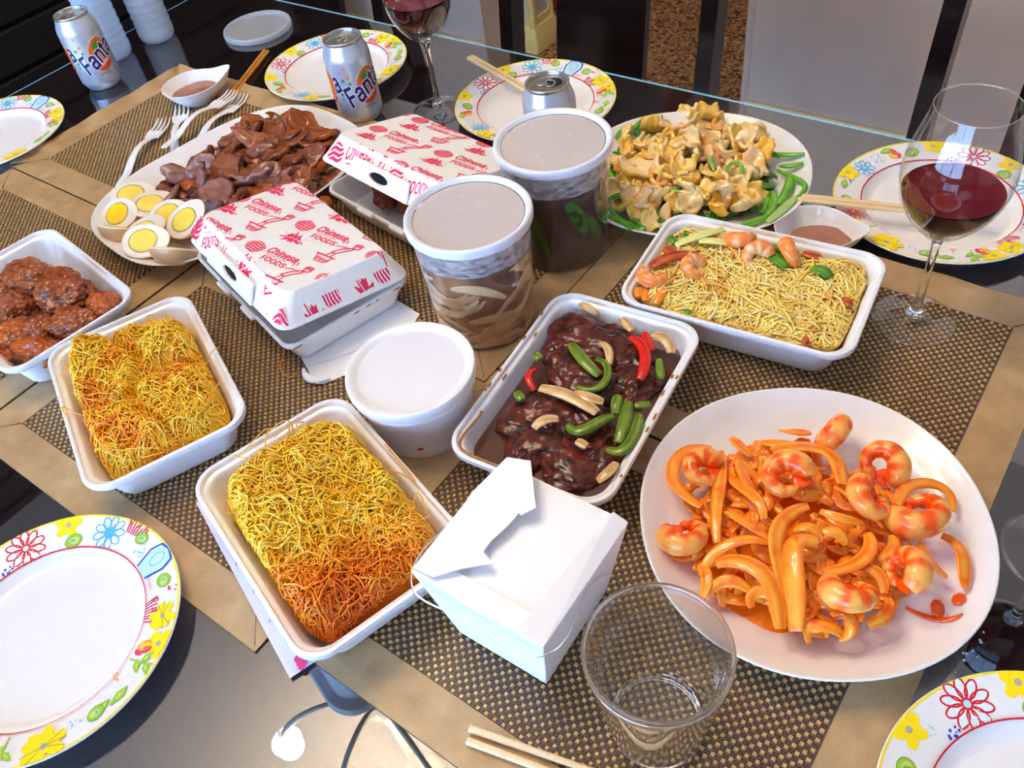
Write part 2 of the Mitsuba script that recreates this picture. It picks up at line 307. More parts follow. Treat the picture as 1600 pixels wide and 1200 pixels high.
SCALLION = [[[-0.3694,0.7973,0.0607],[-0.3612,0.7888,0.0572],[-0.3554,0.7825,0.0543]],[[-0.3419,0.791,0.0507],[-0.3457,0.8036,0.0528],[-0.3405,0.8141,0.0507],[-0.3328,0.8087,0.0481],[-0.3319,0.7965,0.0476]],[[-0.3968,0.7406,0.0487],[-0.3856,0.7389,0.0476],[-0.3723,0.7403,0.0467]],[[-0.4192,0.8491,0.0556],[-0.406,0.8414,0.0595]]]
CLAM = [[[-0.4583,0.9237,0.026]],[[-0.432,0.9226,0.0271]],[[-0.432,0.8999,0.0308]],[[-0.4022,0.9014,0.0317]],[[-0.5054,0.8394,0.0286]],[[-0.4836,0.8681,0.0298]],[[-0.4664,0.879,0.0309]],[[-0.4362,0.8483,0.0445]],[[-0.4657,0.811,0.0407]],[[-0.4841,0.8132,0.0346]],[[-0.4818,0.7848,0.0346]],[[-0.4422,0.765,0.0433]],[[-0.434,0.7888,0.0508]],[[-0.4171,0.7971,0.056]],[[-0.4052,0.8143,0.0575]],[[-0.4007,0.8421,0.0515]],[[-0.3857,0.8385,0.0516]],[[-0.3715,0.8935,0.0325]],[[-0.3606,0.9109,0.0283]],[[-0.3333,0.8731,0.0318]],[[-0.3511,0.866,0.0367]],[[-0.3711,0.8635,0.0412]],[[-0.3663,0.8256,0.0504]],[[-0.3762,0.8088,0.0549]],[[-0.3838,0.7836,0.0539]],[[-0.3886,0.7684,0.0503]],[[-0.4027,0.761,0.0483]],[[-0.4112,0.7479,0.0431]],[[-0.3757,0.754,0.0437]],[[-0.3582,0.7838,0.0474]],[[-0.3427,0.7688,0.0397]],[[-0.3352,0.7446,0.0331]],[[-0.3557,0.7596,0.0412]],[[-0.3379,0.7946,0.0416]],[[-0.3352,0.8152,0.0408]],[[-0.3303,0.8376,0.0369]],[[-0.3247,0.7833,0.0362]],[[-0.3095,0.7882,0.0323]],[[-0.3049,0.7684,0.03]],[[-0.4602,0.7579,0.0368]],[[-0.4562,0.7274,0.0314]],[[-0.4305,0.707,0.0298]],[[-0.4231,0.722,0.0337]],[[-0.4093,0.7257,0.0356]],[[-0.3986,0.7346,0.0387]],[[-0.3755,0.7349,0.0374]],[[-0.3624,0.7294,0.0342]],[[-0.3809,0.7119,0.0314]],[[-0.3891,0.6989,0.029]],[[-0.4094,0.7073,0.0307]]]
CHICKEN = [[[-0.9856,0.2575,0.045]],[[-0.9145,0.2648,0.045]],[[-0.8608,0.2368,0.045]],[[-0.8536,0.2741,0.045]],[[-0.958,0.2184,0.045]],[[-0.8875,0.2115,0.045]],[[-0.9084,0.192,0.045]],[[-0.8584,0.1798,0.045]],[[-0.8425,0.2015,0.045]],[[-0.9936,0.232,0.045]],[[-0.9015,0.2954,0.045]]]
EGG = [[[-1.0303,0.4406,0.032]],[[-1.0074,0.4027,0.032]],[[-0.9816,0.4367,0.032]],[[-0.9379,0.4315,0.032]],[[-0.8968,0.4297,0.032]],[[-0.9763,0.3825,0.032]],[[-0.9387,0.3922,0.032]],[[-0.9109,0.376,0.032]],[[-0.865,0.3822,0.032]]]
T_SHRIMP = [[[-0.324,0.5886,0.047]],[[-0.2934,0.6176,0.047]],[[-0.2481,0.6624,0.047]],[[-0.2739,0.6829,0.047]],[[-0.2217,0.681,0.047]]]
T_HAM = [[[-0.3378,0.6057,0.046],[-0.3251,0.6257,0.046],[-0.3044,0.6431,0.046]],[[-0.3389,0.6391,0.046],[-0.3277,0.6345,0.046]],[[-0.2123,0.6938,0.046],[-0.1957,0.6958,0.046]],[[-0.1503,0.6417,0.046],[-0.1453,0.6473,0.046]],[[-0.1638,0.5759,0.046],[-0.1583,0.5775,0.046]],[[-0.2362,0.7035,0.046],[-0.2301,0.7032,0.046]]]
T_PEA = [[[-0.2637,0.6744,0.047],[-0.2493,0.6828,0.047],[-0.2331,0.6868,0.047]],[[-0.2404,0.6764,0.047],[-0.2297,0.6703,0.047],[-0.2177,0.6651,0.047]],[[-0.1951,0.6753,0.047],[-0.1847,0.6728,0.047],[-0.1744,0.6703,0.047]],[[-0.3438,0.6562,0.047],[-0.3341,0.6505,0.047]],[[-0.3341,0.6628,0.047],[-0.328,0.6677,0.047]],[[-0.2756,0.56,0.047],[-0.2695,0.5617,0.047]]]
T_SCAL = [[[-0.3306,0.644,0.048],[-0.3152,0.664,0.048],[-0.2984,0.6901,0.048]],[[-0.3114,0.6607,0.048],[-0.2982,0.664,0.048],[-0.2825,0.6703,0.048]]]
T_CARROT = [[[-0.3079,0.5862,0.043],[-0.3077,0.5706,0.043],[-0.3073,0.5585,0.043]],[[-0.3253,0.5739,0.043],[-0.318,0.5589,0.043]],[[-0.3341,0.5724,0.043],[-0.3263,0.5607,0.043]]]
DUCKPOLY = [[-1.0102,0.4537],[-1.0304,0.5364],[-1.0213,0.5997],[-1.0343,0.6485],[-0.9934,0.6878],[-0.9037,0.6933],[-0.7833,0.5789],[-0.7971,0.5115],[-0.8747,0.4509],[-0.9523,0.4426]]
PEPPER = [[[-0.3493,0.4713,0.0375],[-0.3274,0.457,0.0375],[-0.3044,0.4489,0.0375]],[[-0.3179,0.4654,0.0375],[-0.3018,0.4592,0.0375],[-0.2944,0.4398,0.0375],[-0.315,0.4268,0.0375]],[[-0.2767,0.4356,0.0375],[-0.2725,0.4267,0.0375],[-0.2672,0.416,0.0375]],[[-0.2651,0.4338,0.0375],[-0.2538,0.4075,0.0375],[-0.2492,0.3892,0.0375]],[[-0.2965,0.3842,0.0375],[-0.2843,0.3819,0.0375],[-0.2752,0.3978,0.0375],[-0.2669,0.4121,0.0375]],[[-0.2533,0.379,0.0375],[-0.242,0.3805,0.0375],[-0.2405,0.4021,0.0375],[-0.25,0.4259,0.0375]],[[-0.2579,0.4323,0.0375],[-0.2466,0.4416,0.0375]],[[-0.3603,0.3938,0.0375],[-0.3495,0.3884,0.0375]],[[-0.3737,0.4436,0.0375],[-0.3647,0.4393,0.0375]],[[-0.2671,0.4936,0.0375],[-0.2542,0.4742,0.0375]]]
REDPEP = [[[-0.3053,0.5066,0.0375],[-0.2826,0.4942,0.0375],[-0.2734,0.4781,0.0375],[-0.2699,0.4624,0.0375]],[[-0.2961,0.518,0.0375],[-0.2789,0.4993,0.0375]],[[-0.3606,0.4263,0.0375],[-0.3612,0.4169,0.0375],[-0.3468,0.4044,0.0375]]]
BONION = [[[-0.344,0.4089,0.0375],[-0.3141,0.4115,0.0375],[-0.282,0.4089,0.0375]],[[-0.3142,0.4185,0.0375],[-0.2989,0.4187,0.0375],[-0.2841,0.4229,0.0375]],[[-0.3214,0.3658,0.0375],[-0.3174,0.3762,0.0375],[-0.3082,0.3856,0.0375]],[[-0.325,0.4862,0.0375],[-0.3119,0.4779,0.0375],[-0.3037,0.4642,0.0375]],[[-0.3726,0.5247,0.0375],[-0.3597,0.5196,0.0375],[-0.3502,0.5197,0.0375]],[[-0.3251,0.5249,0.0375],[-0.3078,0.5148,0.0375]],[[-0.2879,0.5193,0.0375],[-0.2665,0.5123,0.0375],[-0.261,0.5061,0.0375]],[[-0.2395,0.3695,0.0375],[-0.2388,0.3551,0.0375],[-0.2429,0.3454,0.0375]],[[-0.2809,0.3733,0.0375],[-0.2696,0.3721,0.0375]]]
MEAT = [[[-0.364,0.5027,0.03]],[[-0.3325,0.5133,0.03]],[[-0.3675,0.4745,0.03]],[[-0.3008,0.4986,0.03]],[[-0.3407,0.4516,0.03]],[[-0.3152,0.4477,0.03]],[[-0.2797,0.4736,0.03]],[[-0.3384,0.3994,0.03]],[[-0.3152,0.3985,0.03]],[[-0.2958,0.4096,0.03]],[[-0.3425,0.3688,0.03]],[[-0.3125,0.3644,0.03]],[[-0.272,0.3853,0.03]],[[-0.322,0.343,0.03]],[[-0.2846,0.3519,0.03]],[[-0.2576,0.3755,0.03]],[[-0.2672,0.3445,0.03]],[[-0.2626,0.4626,0.03]]]
# ------------------------------------------------------------------ the room
FZ, CZ = -TZ, 1.70
struct('floor', boxm(-4.6, 3.0, -2.7, 6.2, FZ - 0.05, FZ), 'mat_floor', label='floor with a brown speckled covering')
struct('ceiling', boxm(-4.6, 3.0, -2.7, 6.2, CZ, CZ + 0.08), 'mat_ceiling')
struct('wall_back_right', boxm(-0.885, 3.0, 2.13, 2.25, FZ, CZ), 'mat_wall', label='pale grey wall behind the table')
struct('wall_back_left', boxm(-4.6, -1.82, 2.13, 2.25, FZ, CZ), 'mat_wall', label='pale wall left of the opening')
struct('wall_back_lintel', boxm(-1.82, -0.885, 2.13, 2.25, 1.35, CZ), 'mat_wall')
struct('wall_hall_left', boxm(-1.98, -1.86, 2.25, 6.2, FZ, CZ), 'mat_brownwall', label='dark brown wall of the passage')
struct('wall_hall_far', boxm(-1.86, 3.0, 6.1, 6.2, FZ, CZ), 'mat_wall')
struct('wall_right', boxm(2.9, 3.0, -2.7, 6.1, FZ, CZ), 'mat_wall')
struct('wall_left', boxm(-4.6, -4.5, -2.7, 2.13, FZ, CZ), 'mat_wall')
def wall_with_hole():
    M = Mesh()
    for b in ((-4.5, -3.0, FZ, CZ), (0.9, 2.9, FZ, CZ), (-3.0, 0.9, FZ, -0.35), (-3.0, 0.9, 1.40, CZ)):
        M.add(*boxm(b[0], b[1], -2.7, -2.6, b[2], b[3]))
    return M
struct('wall_near', wall_with_hole(), 'mat_wall')
struct('window_1', boxm(-3.0, 0.9, -2.69, -2.68, -0.35, 1.40), 'mat_paneglass', label='wide window lit by daylight')
scene['window_1']['emitter'] = {'type': 'area', 'radiance': rgb(WINDOW_LIGHT)}
fr = Mesh()
for x in (-3.0, -1.72, -0.44, 0.84): fr.add(*boxm(x, x + 0.06, -2.68, -2.62, -0.35, 1.40))
for z in (-0.35, 1.34): fr.add(*boxm(-3.0, 0.9, -2.68, -2.62, z, z + 0.06))
put('window_1', 'window_frame', fr, 'mat_trim', smooth=False)
bb = lambda *a: boxm(*a, bev=0.006)
struct('baseboard_back', bb(-0.89, 3.0, 2.112, 2.13, FZ, FZ + 0.085), 'mat_trim', label='cream baseboard along the grey wall')
struct('baseboard_back_left', bb(-4.5, -1.815, 2.112, 2.13, FZ, FZ + 0.085), 'mat_trim')
struct('baseboard_hall', bb(-1.86, -1.84, 2.25, 6.1, FZ, FZ + 0.10), 'mat_orangewood', label='orange wooden baseboard in the passage')
struct('trim_1', bb(-0.90, -0.88, 2.12, 2.26, FZ, 1.35), 'mat_wall')

# lamp of the passage
k = thing('hall_lamp', 'round white dome lamp on the ceiling of the passage', 'lamp')
put(k, 'dome', lathe([(0, -0.11), (0.08, -0.10), (0.14, -0.06), (0.16, 0.0)], 40), 'mat_plastic', at=(-1.3, 3.7, CZ - 0.02))
scene[k + '__dome']['emitter'] = {'type': 'area', 'radiance': rgb(ROOM_LAMP)}
put(k, 'ring', lathe([(0.16, 0), (0.175, -0.01), (0.175, 0.02), (0, 0.02)], 40), 'mat_brass', at=(-1.3, 3.7, CZ - 0.02))

# tall slatted cabinet on the left
k = thing('cabinet', 'tall dark brown cabinet with horizontal slats left of the table', 'cabinet')
put(k, 'body', boxm(-2.62, -2.30, -1.1, 1.90, FZ, 1.30), 'mat_cabinet', smooth=False)
n = 0
for z in np.arange(FZ + 0.08, 1.28, 0.105):
    put(k, 'slat', boxm(-2.30, -2.278, -1.08, 1.88, z, z + 0.094, bev=0.004), 'mat_cabinet', smooth=False)
put(k, 'top', boxm(-2.64, -2.26, -1.12, 1.92, 1.30, 1.33, bev=0.005), 'mat_cabinet', smooth=False)

# cream lantern in the opening
k = thing('lantern', 'cream house-shaped lantern standing on the speckled floor in the opening', 'lantern')
LA = (-1.79, 2.345, FZ)
put(k, 'base', loft([(.17, .17, .012, 0), (.17, .17, .012, .035), (.15, .15, .01, .05), (.135, .135, .01, .075), (.125, .125, .01, .08)], 4), 'mat_cream', at=LA, smooth=40)
put(k, 'core', loft([(.10, .10, .008, .08), (.095, .095, .008, .26)], 4), 'mat_darktrim', at=LA, smooth=False)
for s in ((1, 1), (1, -1), (-1, 1), (-1, -1)):
    put(k, 'post', tubes(np.array([[s[0] * .055, s[1] * .055, .075], [s[0] * .05, s[1] * .05, .27]]), .011, 8), 'mat_cream', at=LA)
for ang in (0, 90, 180, 270):
    put(k, 'pane', boxm(-.034, .034, -.054, -.052, .10, .24), 'mat_paneglass', R=rot(ang), at=LA, smooth=False)
    arch = Polygon([(-.055, .075), (.055, .075), (.055, .28), (-.055, .28)]).difference(unary_union([sbox(-.036, .105, .036, .22), Point(0, .22).buffer(.036)]))
    v, f = trimesh.creation.extrude_polygon(arch, .008, engine='earcut').vertices, trimesh.creation.extrude_polygon(arch, .008, engine='earcut').faces
    v = np.array(v); put(k, 'arch', (np.c_[v[:, 0], -v[:, 2] - .052, v[:, 1]], np.array(f)), 'mat_cream', R=rot(ang), at=LA, smooth=False)
put(k, 'roof', loft([(.16, .16, .01, .28), (.17, .17, .01, .295), (.10, .10, .01, .37), (.03, .03, .008, .42), (.008, .008, .003, .45)], 4), 'mat_cream', at=LA, smooth=40)

# chairs behind the table
def chair(cx, cy, label):
    k = thing('dining_chair', label, 'chair', 'dark chairs behind the table')
    yb = lambda z: cy + (z + 0.17) * 0.13
    for s in (-1, 1):
        x = cx + s * 0.21
        P = np.array([[x, cy - 0.03, FZ], [x, cy - 0.01, -0.5], [x, cy - 0.01, -0.3], [x, yb(-.17), -.17], [x, yb(.1), .1], [x, yb(.36), .36]])
        put(k, 'back_post', tubes(spline(P, 16), .029, 4, .72, up=(1, 0, 0), twist=np.pi / 4), 'mat_darkwood', smooth=False)
    z = np.linspace(-.27, .32, 14)
    v, f, u, w = sheet(lambda u, w: (cx + (u - .5) * .185, yb(-.27 + w * .59) - .012 * np.cos((w - .3) * 3), -.27 + w * .59), 6, 16, .016)
    put(k, 'splat', (v, f), 'mat_darkwood', smooth=40)
    put(k, 'top_rail', boxm(cx - .25, cx + .25, yb(.34) - .018, yb(.34) + .018, .30, .40, bev=.01), 'mat_darkwood', smooth=False)
    put(k, 'lower_rail', boxm(cx - .20, cx + .20, cy - .03, cy - .008, -.30, -.25, bev=.004), 'mat_darkwood', smooth=False)
    put(k, 'seat', loft([(.46, .42, .04, -.325), (.47, .43, .04, -.315), (.47, .43, .04, -.295), (.44, .40, .04, -.28)], 5), 'mat_darkwood', at=(cx, cy - .22, 0), smooth=40)
    for s in (-1, 1):
        put(k, 'front_leg', tubes(np.array([[cx + s * .2, cy - .39, -.32], [cx + s * .19, cy - .39, FZ]]), np.array([.028, .02]), 4, twist=np.pi / 4), 'mat_darkwood', smooth=False)
chair(-0.82, 1.285, 'dark glossy wooden chair in front of the opening, both posts and its splat in view')
chair(-0.035, 1.285, 'dark glossy wooden chair before the pale wall, behind the right wine glass')
chair(-1.60, 1.30, 'dark glossy wooden chair at the far table corner, only its low back showing')

# ------------------------------------------------------------------ the table
TX0, TX1, TY0, TY1 = -1.565, 0.257, -0.15, 1.027
k = thing('dining_table', 'dark wooden dining table with a reflective dark glass top', 'table')
ctr = ((TX0 + TX1) / 2, (TY0 + TY1) / 2, 0); LX, LY = TX1 - TX0, TY1 - TY0
put(k, 'glass_top', loft([(LX - .0145, LY - .0145, .012, -.0035), (LX - .0145, LY - .0145, .012, 0)], 5), 'mat_tablefloorglass', at=ctr, smooth=False)
put(k, 'glass_edge', loft([(LX - .004, LY - .004, .014, -.010), (LX, LY, .016, -.008), (LX, LY, .016, -.0016), (LX - .0145, LY - .0145, .012, -.0001)], 5, True, False), 'mat_glassedge', at=ctr, smooth=False, label='pale blue bevelled edge of the glass')
put(k, 'wood_top', loft([(LX - .03, LY - .03, .02, -.045), (LX - .012, LY - .012, .02, -.04), (LX - .012, LY - .012, .02, -.0105)], 5), 'mat_darkwood', at=ctr, smooth=False)
put(k, 'apron', loft([(LX - .2, LY - .2, .01, -.13), (LX - .2, LY - .2, .01, -.045)], 3), 'mat_darkwood', at=ctr, smooth=False)
for sx in (-1.15, -.16):
    put(k, 'pedestal', loft([(.34, .62, .03, FZ), (.34, .62, .03, FZ + .05), (.16, .24, .02, FZ + .08), (.16, .24, .02, -.13)], 4), 'mat_darkwood', at=(sx, .44, 0), smooth=False)

# placemats, two rows of three
MW, MH, BW, PITCH = 0.455, 0.333, 0.040, 0.0040
MT = 0.0026     # height of a mat's top
def weave():
    nx, ny = int((MW - 2 * BW) / PITCH), int((MH - 2 * BW) / PITCH)
    I, J = np.meshgrid(np.arange(nx), np.arange(ny), indexing='ij')
    X, Y = (I - (nx - 1) / 2) * PITCH, (J - (ny - 1) / 2) * PITCH
    on = (I + J) % 2 == 0
    hx, hy = .00178, .00168
    base = np.array([[-1, -1], [1, -1], [1, 1], [-1, 1]])
    def pillows(x, y, hx, hy, z0, z1, ins):
        m = len(x)
        b = np.stack([x[:, None] + base[:, 0] * hx, y[:, None] + base[:, 1] * hy, np.full((m, 4), z0)], -1)
        t = np.stack([x[:, None] + base[:, 0] * hx * ins, y[:, None] + base[:, 1] * hy * ins, np.full((m, 4), z1)], -1)
        v = np.concatenate([b, t], 1).reshape(-1, 3)
        q = np.array([[4, 5, 6], [4, 6, 7]] + sum([[[a, (a + 1) % 4, (a + 1) % 4 + 4], [a, (a + 1) % 4 + 4, a + 4]] for a in range(4)], []))
        return v, (q[None] + (np.arange(m) * 8)[:, None, None]).reshape(-1, 3)
    tan = pillows(X[on], Y[on], hx, hy, .0012, .0027, .74)
    xs, ys = X[~on], Y[~on]
    thr = pillows(np.r_[xs, xs], np.r_[ys - .0009, ys + .0009], .0021, .0007, .0008, .0021, .8)
    return tan, thr
TAN, THR = weave()
def border_strip(side, wavy=0.0, seed=0):
    """One cloth strip with mitred ends, hemmed edge; side 0..3 = -y, +x, +y, -x."""
    w, h = (MW, MH) if side % 2 == 0 else (MH, MW)
    def fn(u, v):
        inset = v * BW
        x = (u - .5) * (w - 2 * inset); y = -h / 2 + inset
        z = .0016 + .0009 * np.sin(np.pi * np.clip(v * 1.0, 0, 1)) ** .5
        if wavy:
            q = np.sin(u * 17 + seed) * .6 + np.sin(u * 41 + 2 * seed) * .4
            z = z + wavy * (1 - v) ** 1.5 * (0.5 + .5 * q); y = y + wavy * .8 * (1 - v) * q
        return x, y, z
    v, f, _, _ = sheet(fn, 61 if wavy else 25, 7, .0016)
    return v @ rot(90 * side).T, f
def placemat(cx, cy, label, wavy=(), dz=0.0, ang=0.0):
    k = thing('placemat', label, 'placemat', 'woven placemats with tan borders')
    R = rot(ang); at = (cx, cy, dz)
    put(k, 'backing', boxm(-MW / 2 + BW * .6, MW / 2 - BW * .6, -MH / 2 + BW * .6, MH / 2 - BW * .6, .0002, .0012), 'mat_thread', R=R, at=at, smooth=False)
    put(k, 'tan_weave', TAN, 'mat_tan', R=R, at=at, smooth=False, kind='stuff', label='raised tan squares of the weave')
    put(k, 'thread_weave', THR, 'mat_thread', R=R, at=at, smooth=False, kind='stuff', label='dark double threads of the weave')
    for s in range(4):
        put(k, 'border', border_strip(s, .010 if s in wavy else 0.0, cx * 9 + s), 'mat_border', R=R, at=at, smooth=40)
    for sx, sy in ((1, 1), (1, -1), (-1, 1), (-1, -1)):
        P = np.array([[sx * (MW / 2 - BW), sy * (MH / 2 - BW), .0034], [sx * (MW / 2 - .004), sy * (MH / 2 - .004), .0027]])
        put(k, 'corner_seam', tubes(P, .0005, 5), 'mat_thread', R=R, at=at)
placemat(-1.105, .590, 'woven placemat with a wavy tan border under the oval meat platter and forks', wavy=(2, 3))
placemat(-1.099, .2545, 'woven placemat under the tray of brown fried chicken')
placemat(-.640, .2545, 'woven placemat under the two trays of crispy yellow noodles')
placemat(-.655, .589, 'woven placemat under the two tall soup containers and printed cartons')
placemat(-.1985, .275, 'woven placemat under the white takeout box and the empty tumbler', ang=0.0, dz=.0)
placemat(-.1985, .612, 'woven placemat under the tray of shrimp noodles and the right wine glass', wavy=(2,))

# ------------------------------------------------------------------ paper plates with a printed floral rim
def plate_z(r):
    r = np.asarray(r, float)
    return .0025 + .0095 * mikit_step(.072, .088, r) + .0055 * np.clip((r - .088) / .027, 0, 1)
def mikit_step(a, b, x):
    t = np.clip((x - a) / (b - a), 0, 1); return t * t * (3 - 2 * t)
RP = 0.1149
rs = np.r_[0, np.linspace(.02, .07, 4), np.linspace(.073, .1135, 16)]
prof = [(r, z - .0012) for r, z in zip(rs, plate_z(rs))] + [(RP, plate_z(.1149) - .0022), (RP + .0004, plate_z(.1149) - .001), (RP - .0006, plate_z(.1149) + .0002)] + [(r, z) for r, z in zip(rs[::-1], plate_z(rs[::-1]))]
PLATE = lathe(prof, 120)
RED, YEL, YEL2, BLU, LBL, PBL, GRN, OLV, ORG, PNK = (lin(*q) for q in ((206, 24, 44), (255, 226, 0), (248, 200, 0), (20, 84, 190), (80, 178, 226), (186, 222, 236), (150, 194, 58), (196, 214, 96), (250, 150, 20), (226, 60, 90)))
def ellp(cx, cy, a, b, ang): return affinity.rotate(affinity.scale(Point(cx, cy).buffer(1, 12), a, b, origin=(cx, cy)), ang, origin=(cx, cy))
def petals(n, r, w, off=0, r0=.2):
    return [affinity.rotate(ellp(r * (r0 + (1 - r0) / 2), 0, r * (1 - r0) / 2, w, 0), off + 360 * i / n, origin=(0, 0)) for i in range(n)]
def ring_of(p, t): return p.boundary.buffer(t)
def m_daisy(r, col, cen, t=.0006, n=10, w=.0032, wash=None):
    L = []
    if wash is not None: L.append((unary_union(petals(n, r, w, 8)), wash))
    L.append((unary_union([ring_of(p, t) for p in petals(n, r, w, 8)]), col))
    L += [(Point(0, 0).buffer(r * .24), col), (Point(0, 0).buffer(r * .15), cen)]
    return L
def m_yellow(r):
    return [(unary_union([affinity.rotate(ellp(r * .55, 0, r * .5, r * .36, 0), 72 * i + 10, origin=(0, 0)) for i in range(5)]), YEL), (Point(0, 0).buffer(r * .2), lin(170, 170, 150))]
def m_pod(r): return [(ellp(0, 0, r, r * .85, 20), GRN), (unary_union([ring_of(ellp(0, 0, r, r * .85, 20), .0004)]), lin(120, 170, 60)), (ellp(.001, 0, r * .62, r * .5, 0), OLV), (Point(0, 0).buffer(r * .3), LBL)]
def m_leaf(l): return [(Polygon([(0, 0), (l * .4, l * .22), (l, 0), (l * .4, -l * .22)]).buffer(.0008), GRN), (Polygon([(l * .15, 0), (l * .4, l * .1), (l * .8, 0), (l * .4, -l * .1)]), OLV)]
def m_tulip(h):
    cup = Polygon([(-h * .26, -h * .5), (h * .26, -h * .5), (h * .44, h * .1), (h * .34, h * .45), (0, h * .54), (-h * .34, h * .45), (-h * .44, h * .1)]).buffer(h * .06)
    return [(cup, PBL), (ring_of(ellp(0, h * .12, h * .2, h * .28, 0), .0004), LBL), (ring_of(cup, .0009).difference(sbox(-h, -h, h, -h * .52)), BLU)]
def m_dots(n, s, col, seed, r=.0009):
    g = np.random.default_rng(seed); return [(unary_union([Point(*(g.uniform(-s, s, 2))).buffer(r * g.uniform(.6, 1.2)) for _ in range(n)]), col)]
def m_grass(col): return [(unary_union([LineString([(x, -.006), (x * 1.5, .004 + .002 * math.sin(7 * x * 1000))]).buffer(.0005) for x in np.linspace(-.008, .008, 8)] + [ring_of(ellp(x * 1.5, .004, .0012, .0024, 0), .0004) for x in (-.006, 0, .006)]), col)]
def m_bigyellow(r):
    return [(unary_union([affinity.rotate(ellp(r * .55, 0, r * .5, r * .3, 0), a, origin=(0, 0)) for a in (-20, 25, 70, 150, 200, 260, 310)]), YEL), (unary_union([LineString([(0, 0), (r * math.cos(a), r * math.sin(a))]).buffer(.00035) for a in np.radians((10, 40, 160, 185, 210))]), lin(150, 140, 40)), (Point(0, 0).buffer(r * .16), lin(150, 160, 170))]
def m_stem(l): return [(LineString([(0, -l), (.001, 0), (0, l)]).buffer(.0006), GRN)] + [(affinity.translate(affinity.rotate(g, a, origin=(0, 0)), 0, y), c) for y, a in ((-.4 * l, 35), (0, 145), (.4 * l, 40)) for g, c in m_leaf(.011)]
def m_firefly(): return [(unary_union([ellp(0, .004, .003, .0045, 25), ellp(.003, -.003, .0025, .004, -20)]), PNK), (ring_of(ellp(-.003, 0, .004, .006, 20), .0006), ORG), (ellp(-.004, -.002, .0022, .004, 10), YEL2)]
def m_stroke(): return [(LineString([(-.005, -.002), (0, .001), (.004, -.002), (.006, .003)]).buffer(.0006), BLU)]
def m_script(): return [(unary_union([LineString([(x, -.001), (x + .0006, .001)]).buffer(.0002) for x in np.linspace(-.006, .006, 9)]), RED)]
# (angle clockwise from the red daisy, radius, motif)
RIM = [(0, .0985, m_daisy(.0175, RED, PBL, .00065, 10, .0036, lin(226, 238, 240))), (-13, .089, m_dots(9, .005, BLU, 3, .0011)), (-22, .098, m_dots(14, .006, PBL, 4, .0009)), (-26, .107, m_yellow(.012)), (-40, .098, m_pod(.0075)),
       (22, .107, m_yellow(.0125)), (26, .0905, m_pod(.0075)), (46, .0985, m_daisy(.0155, LBL, LBL, .00045, 9, .0034)), (46, .0985, [(Point(0, 0).buffer(.0052), LBL)]), (60, .109, m_grass(RED)),
       (66, .104, m_pod(.0062)), (71, .096, m_dots(18, .0055, LBL, 6, .0006)), (83, .099, m_tulip(.026)), (97, .101, m_pod(.0068)), (104, .1075, m_dots(6, .0045, RED, 8, .001)), (94, .0885, m_script()),
       (112, .0885, m_grass(RED)), (117, .1015, m_bigyellow(.0125)), (131, .107, m_yellow(.0125)), (134, .0945, m_firefly()), (140, .1, m_stem(.012)), (152, .104, m_leaf(.016)), (160, .1, m_leaf(.014)), (167, .101, m_pod(.0068)),
       (176, .095, m_dots(5, .004, LBL, 9, .0007)), (190, .1035, m_bigyellow(.017)), (208, .1, m_stem(.013)), (214, .1075, m_yellow(.012)), (226, .0985, m_daisy(.015, PNK, YEL, .0004, 12, .0026)), (240, .1, m_pod(.007)),
       (252, .104, m_leaf(.016)), (262, .1, m_stroke()), (268, .107, m_yellow(.0125)), (280, .0975, m_daisy(.0125, LBL, PBL, .00045, 8, .003)), (294, .1, m_dots(12, .006, LBL, 12, .0007)), (300, .1065, m_leaf(.015)), (308, .098, m_firefly()), (150, .0885, m_dots(4, .003, ORG, 13, .001)), (318, .0955, m_pod(.0055))]
ANNULUS = Point(0, 0).buffer(.1146, 60).difference(Point(0, 0).buffer(.0835, 60))
def floral():
    M, layer = Mesh(), 0
    ring = Point(0, 0).buffer(.0842, 90).difference(Point(0, 0).buffer(.0831, 90))
    jobs = [(Point(0, 0).buffer(.1146, 90).difference(Point(0, 0).buffer(.1128, 90)), lin(244, 228, 60))]
    for a, r, mot in RIM:
        for g, c in mot:
            jobs.append((affinity.rotate(affinity.translate(g, 0, r), -a, origin=(0, 0)).intersection(ANNULUS), c))
    jobs.append((ring, RED))
    for i, (g, c) in enumerate(jobs):
        v, f = flat(g, .009)
        if not len(v): continue
        r = np.hypot(*v.T)
        M.add(np.c_[v, plate_z(r) + .00032 + .000012 * i], f, c)
    return M.get()
FLORAL = floral()
def paper_plate(cx, cy, daisy_deg, label, z=0.0):
    k = thing('paper_plate', label, 'paper plate', 'paper plates with a printed floral rim')
    put(k, 'dish', PLATE, 'mat_plate', at=(cx, cy, z + .0012), smooth=40)
    put(k, 'floral_print', FLORAL, 'mat_vc_matte', R=rot(daisy_deg - 90), at=(cx, cy, z + .0012), smooth=False, label='printed flowers, leaves and red ring')
paper_plate(-.573, .000, 157, 'floral-rimmed paper plate in the lower left corner beside the mat of crispy noodles')
paper_plate(-1.4297, .4544, 180, 'floral-rimmed paper plate at the left edge below the far soda can')
paper_plate(-1.0467, .8524, -159, 'floral-rimmed paper plate behind the middle soda can')
paper_plate(-.6844, .8899, 173, 'floral-rimmed paper plate behind the opened soda can, with chopsticks across it')
paper_plate(-.1309, .8936, 86, 'floral-rimmed paper plate behind the right wine glass')
paper_plate(.1385, .2756, 143, 'floral-rimmed paper plate in the lower right corner below the shrimp plate')

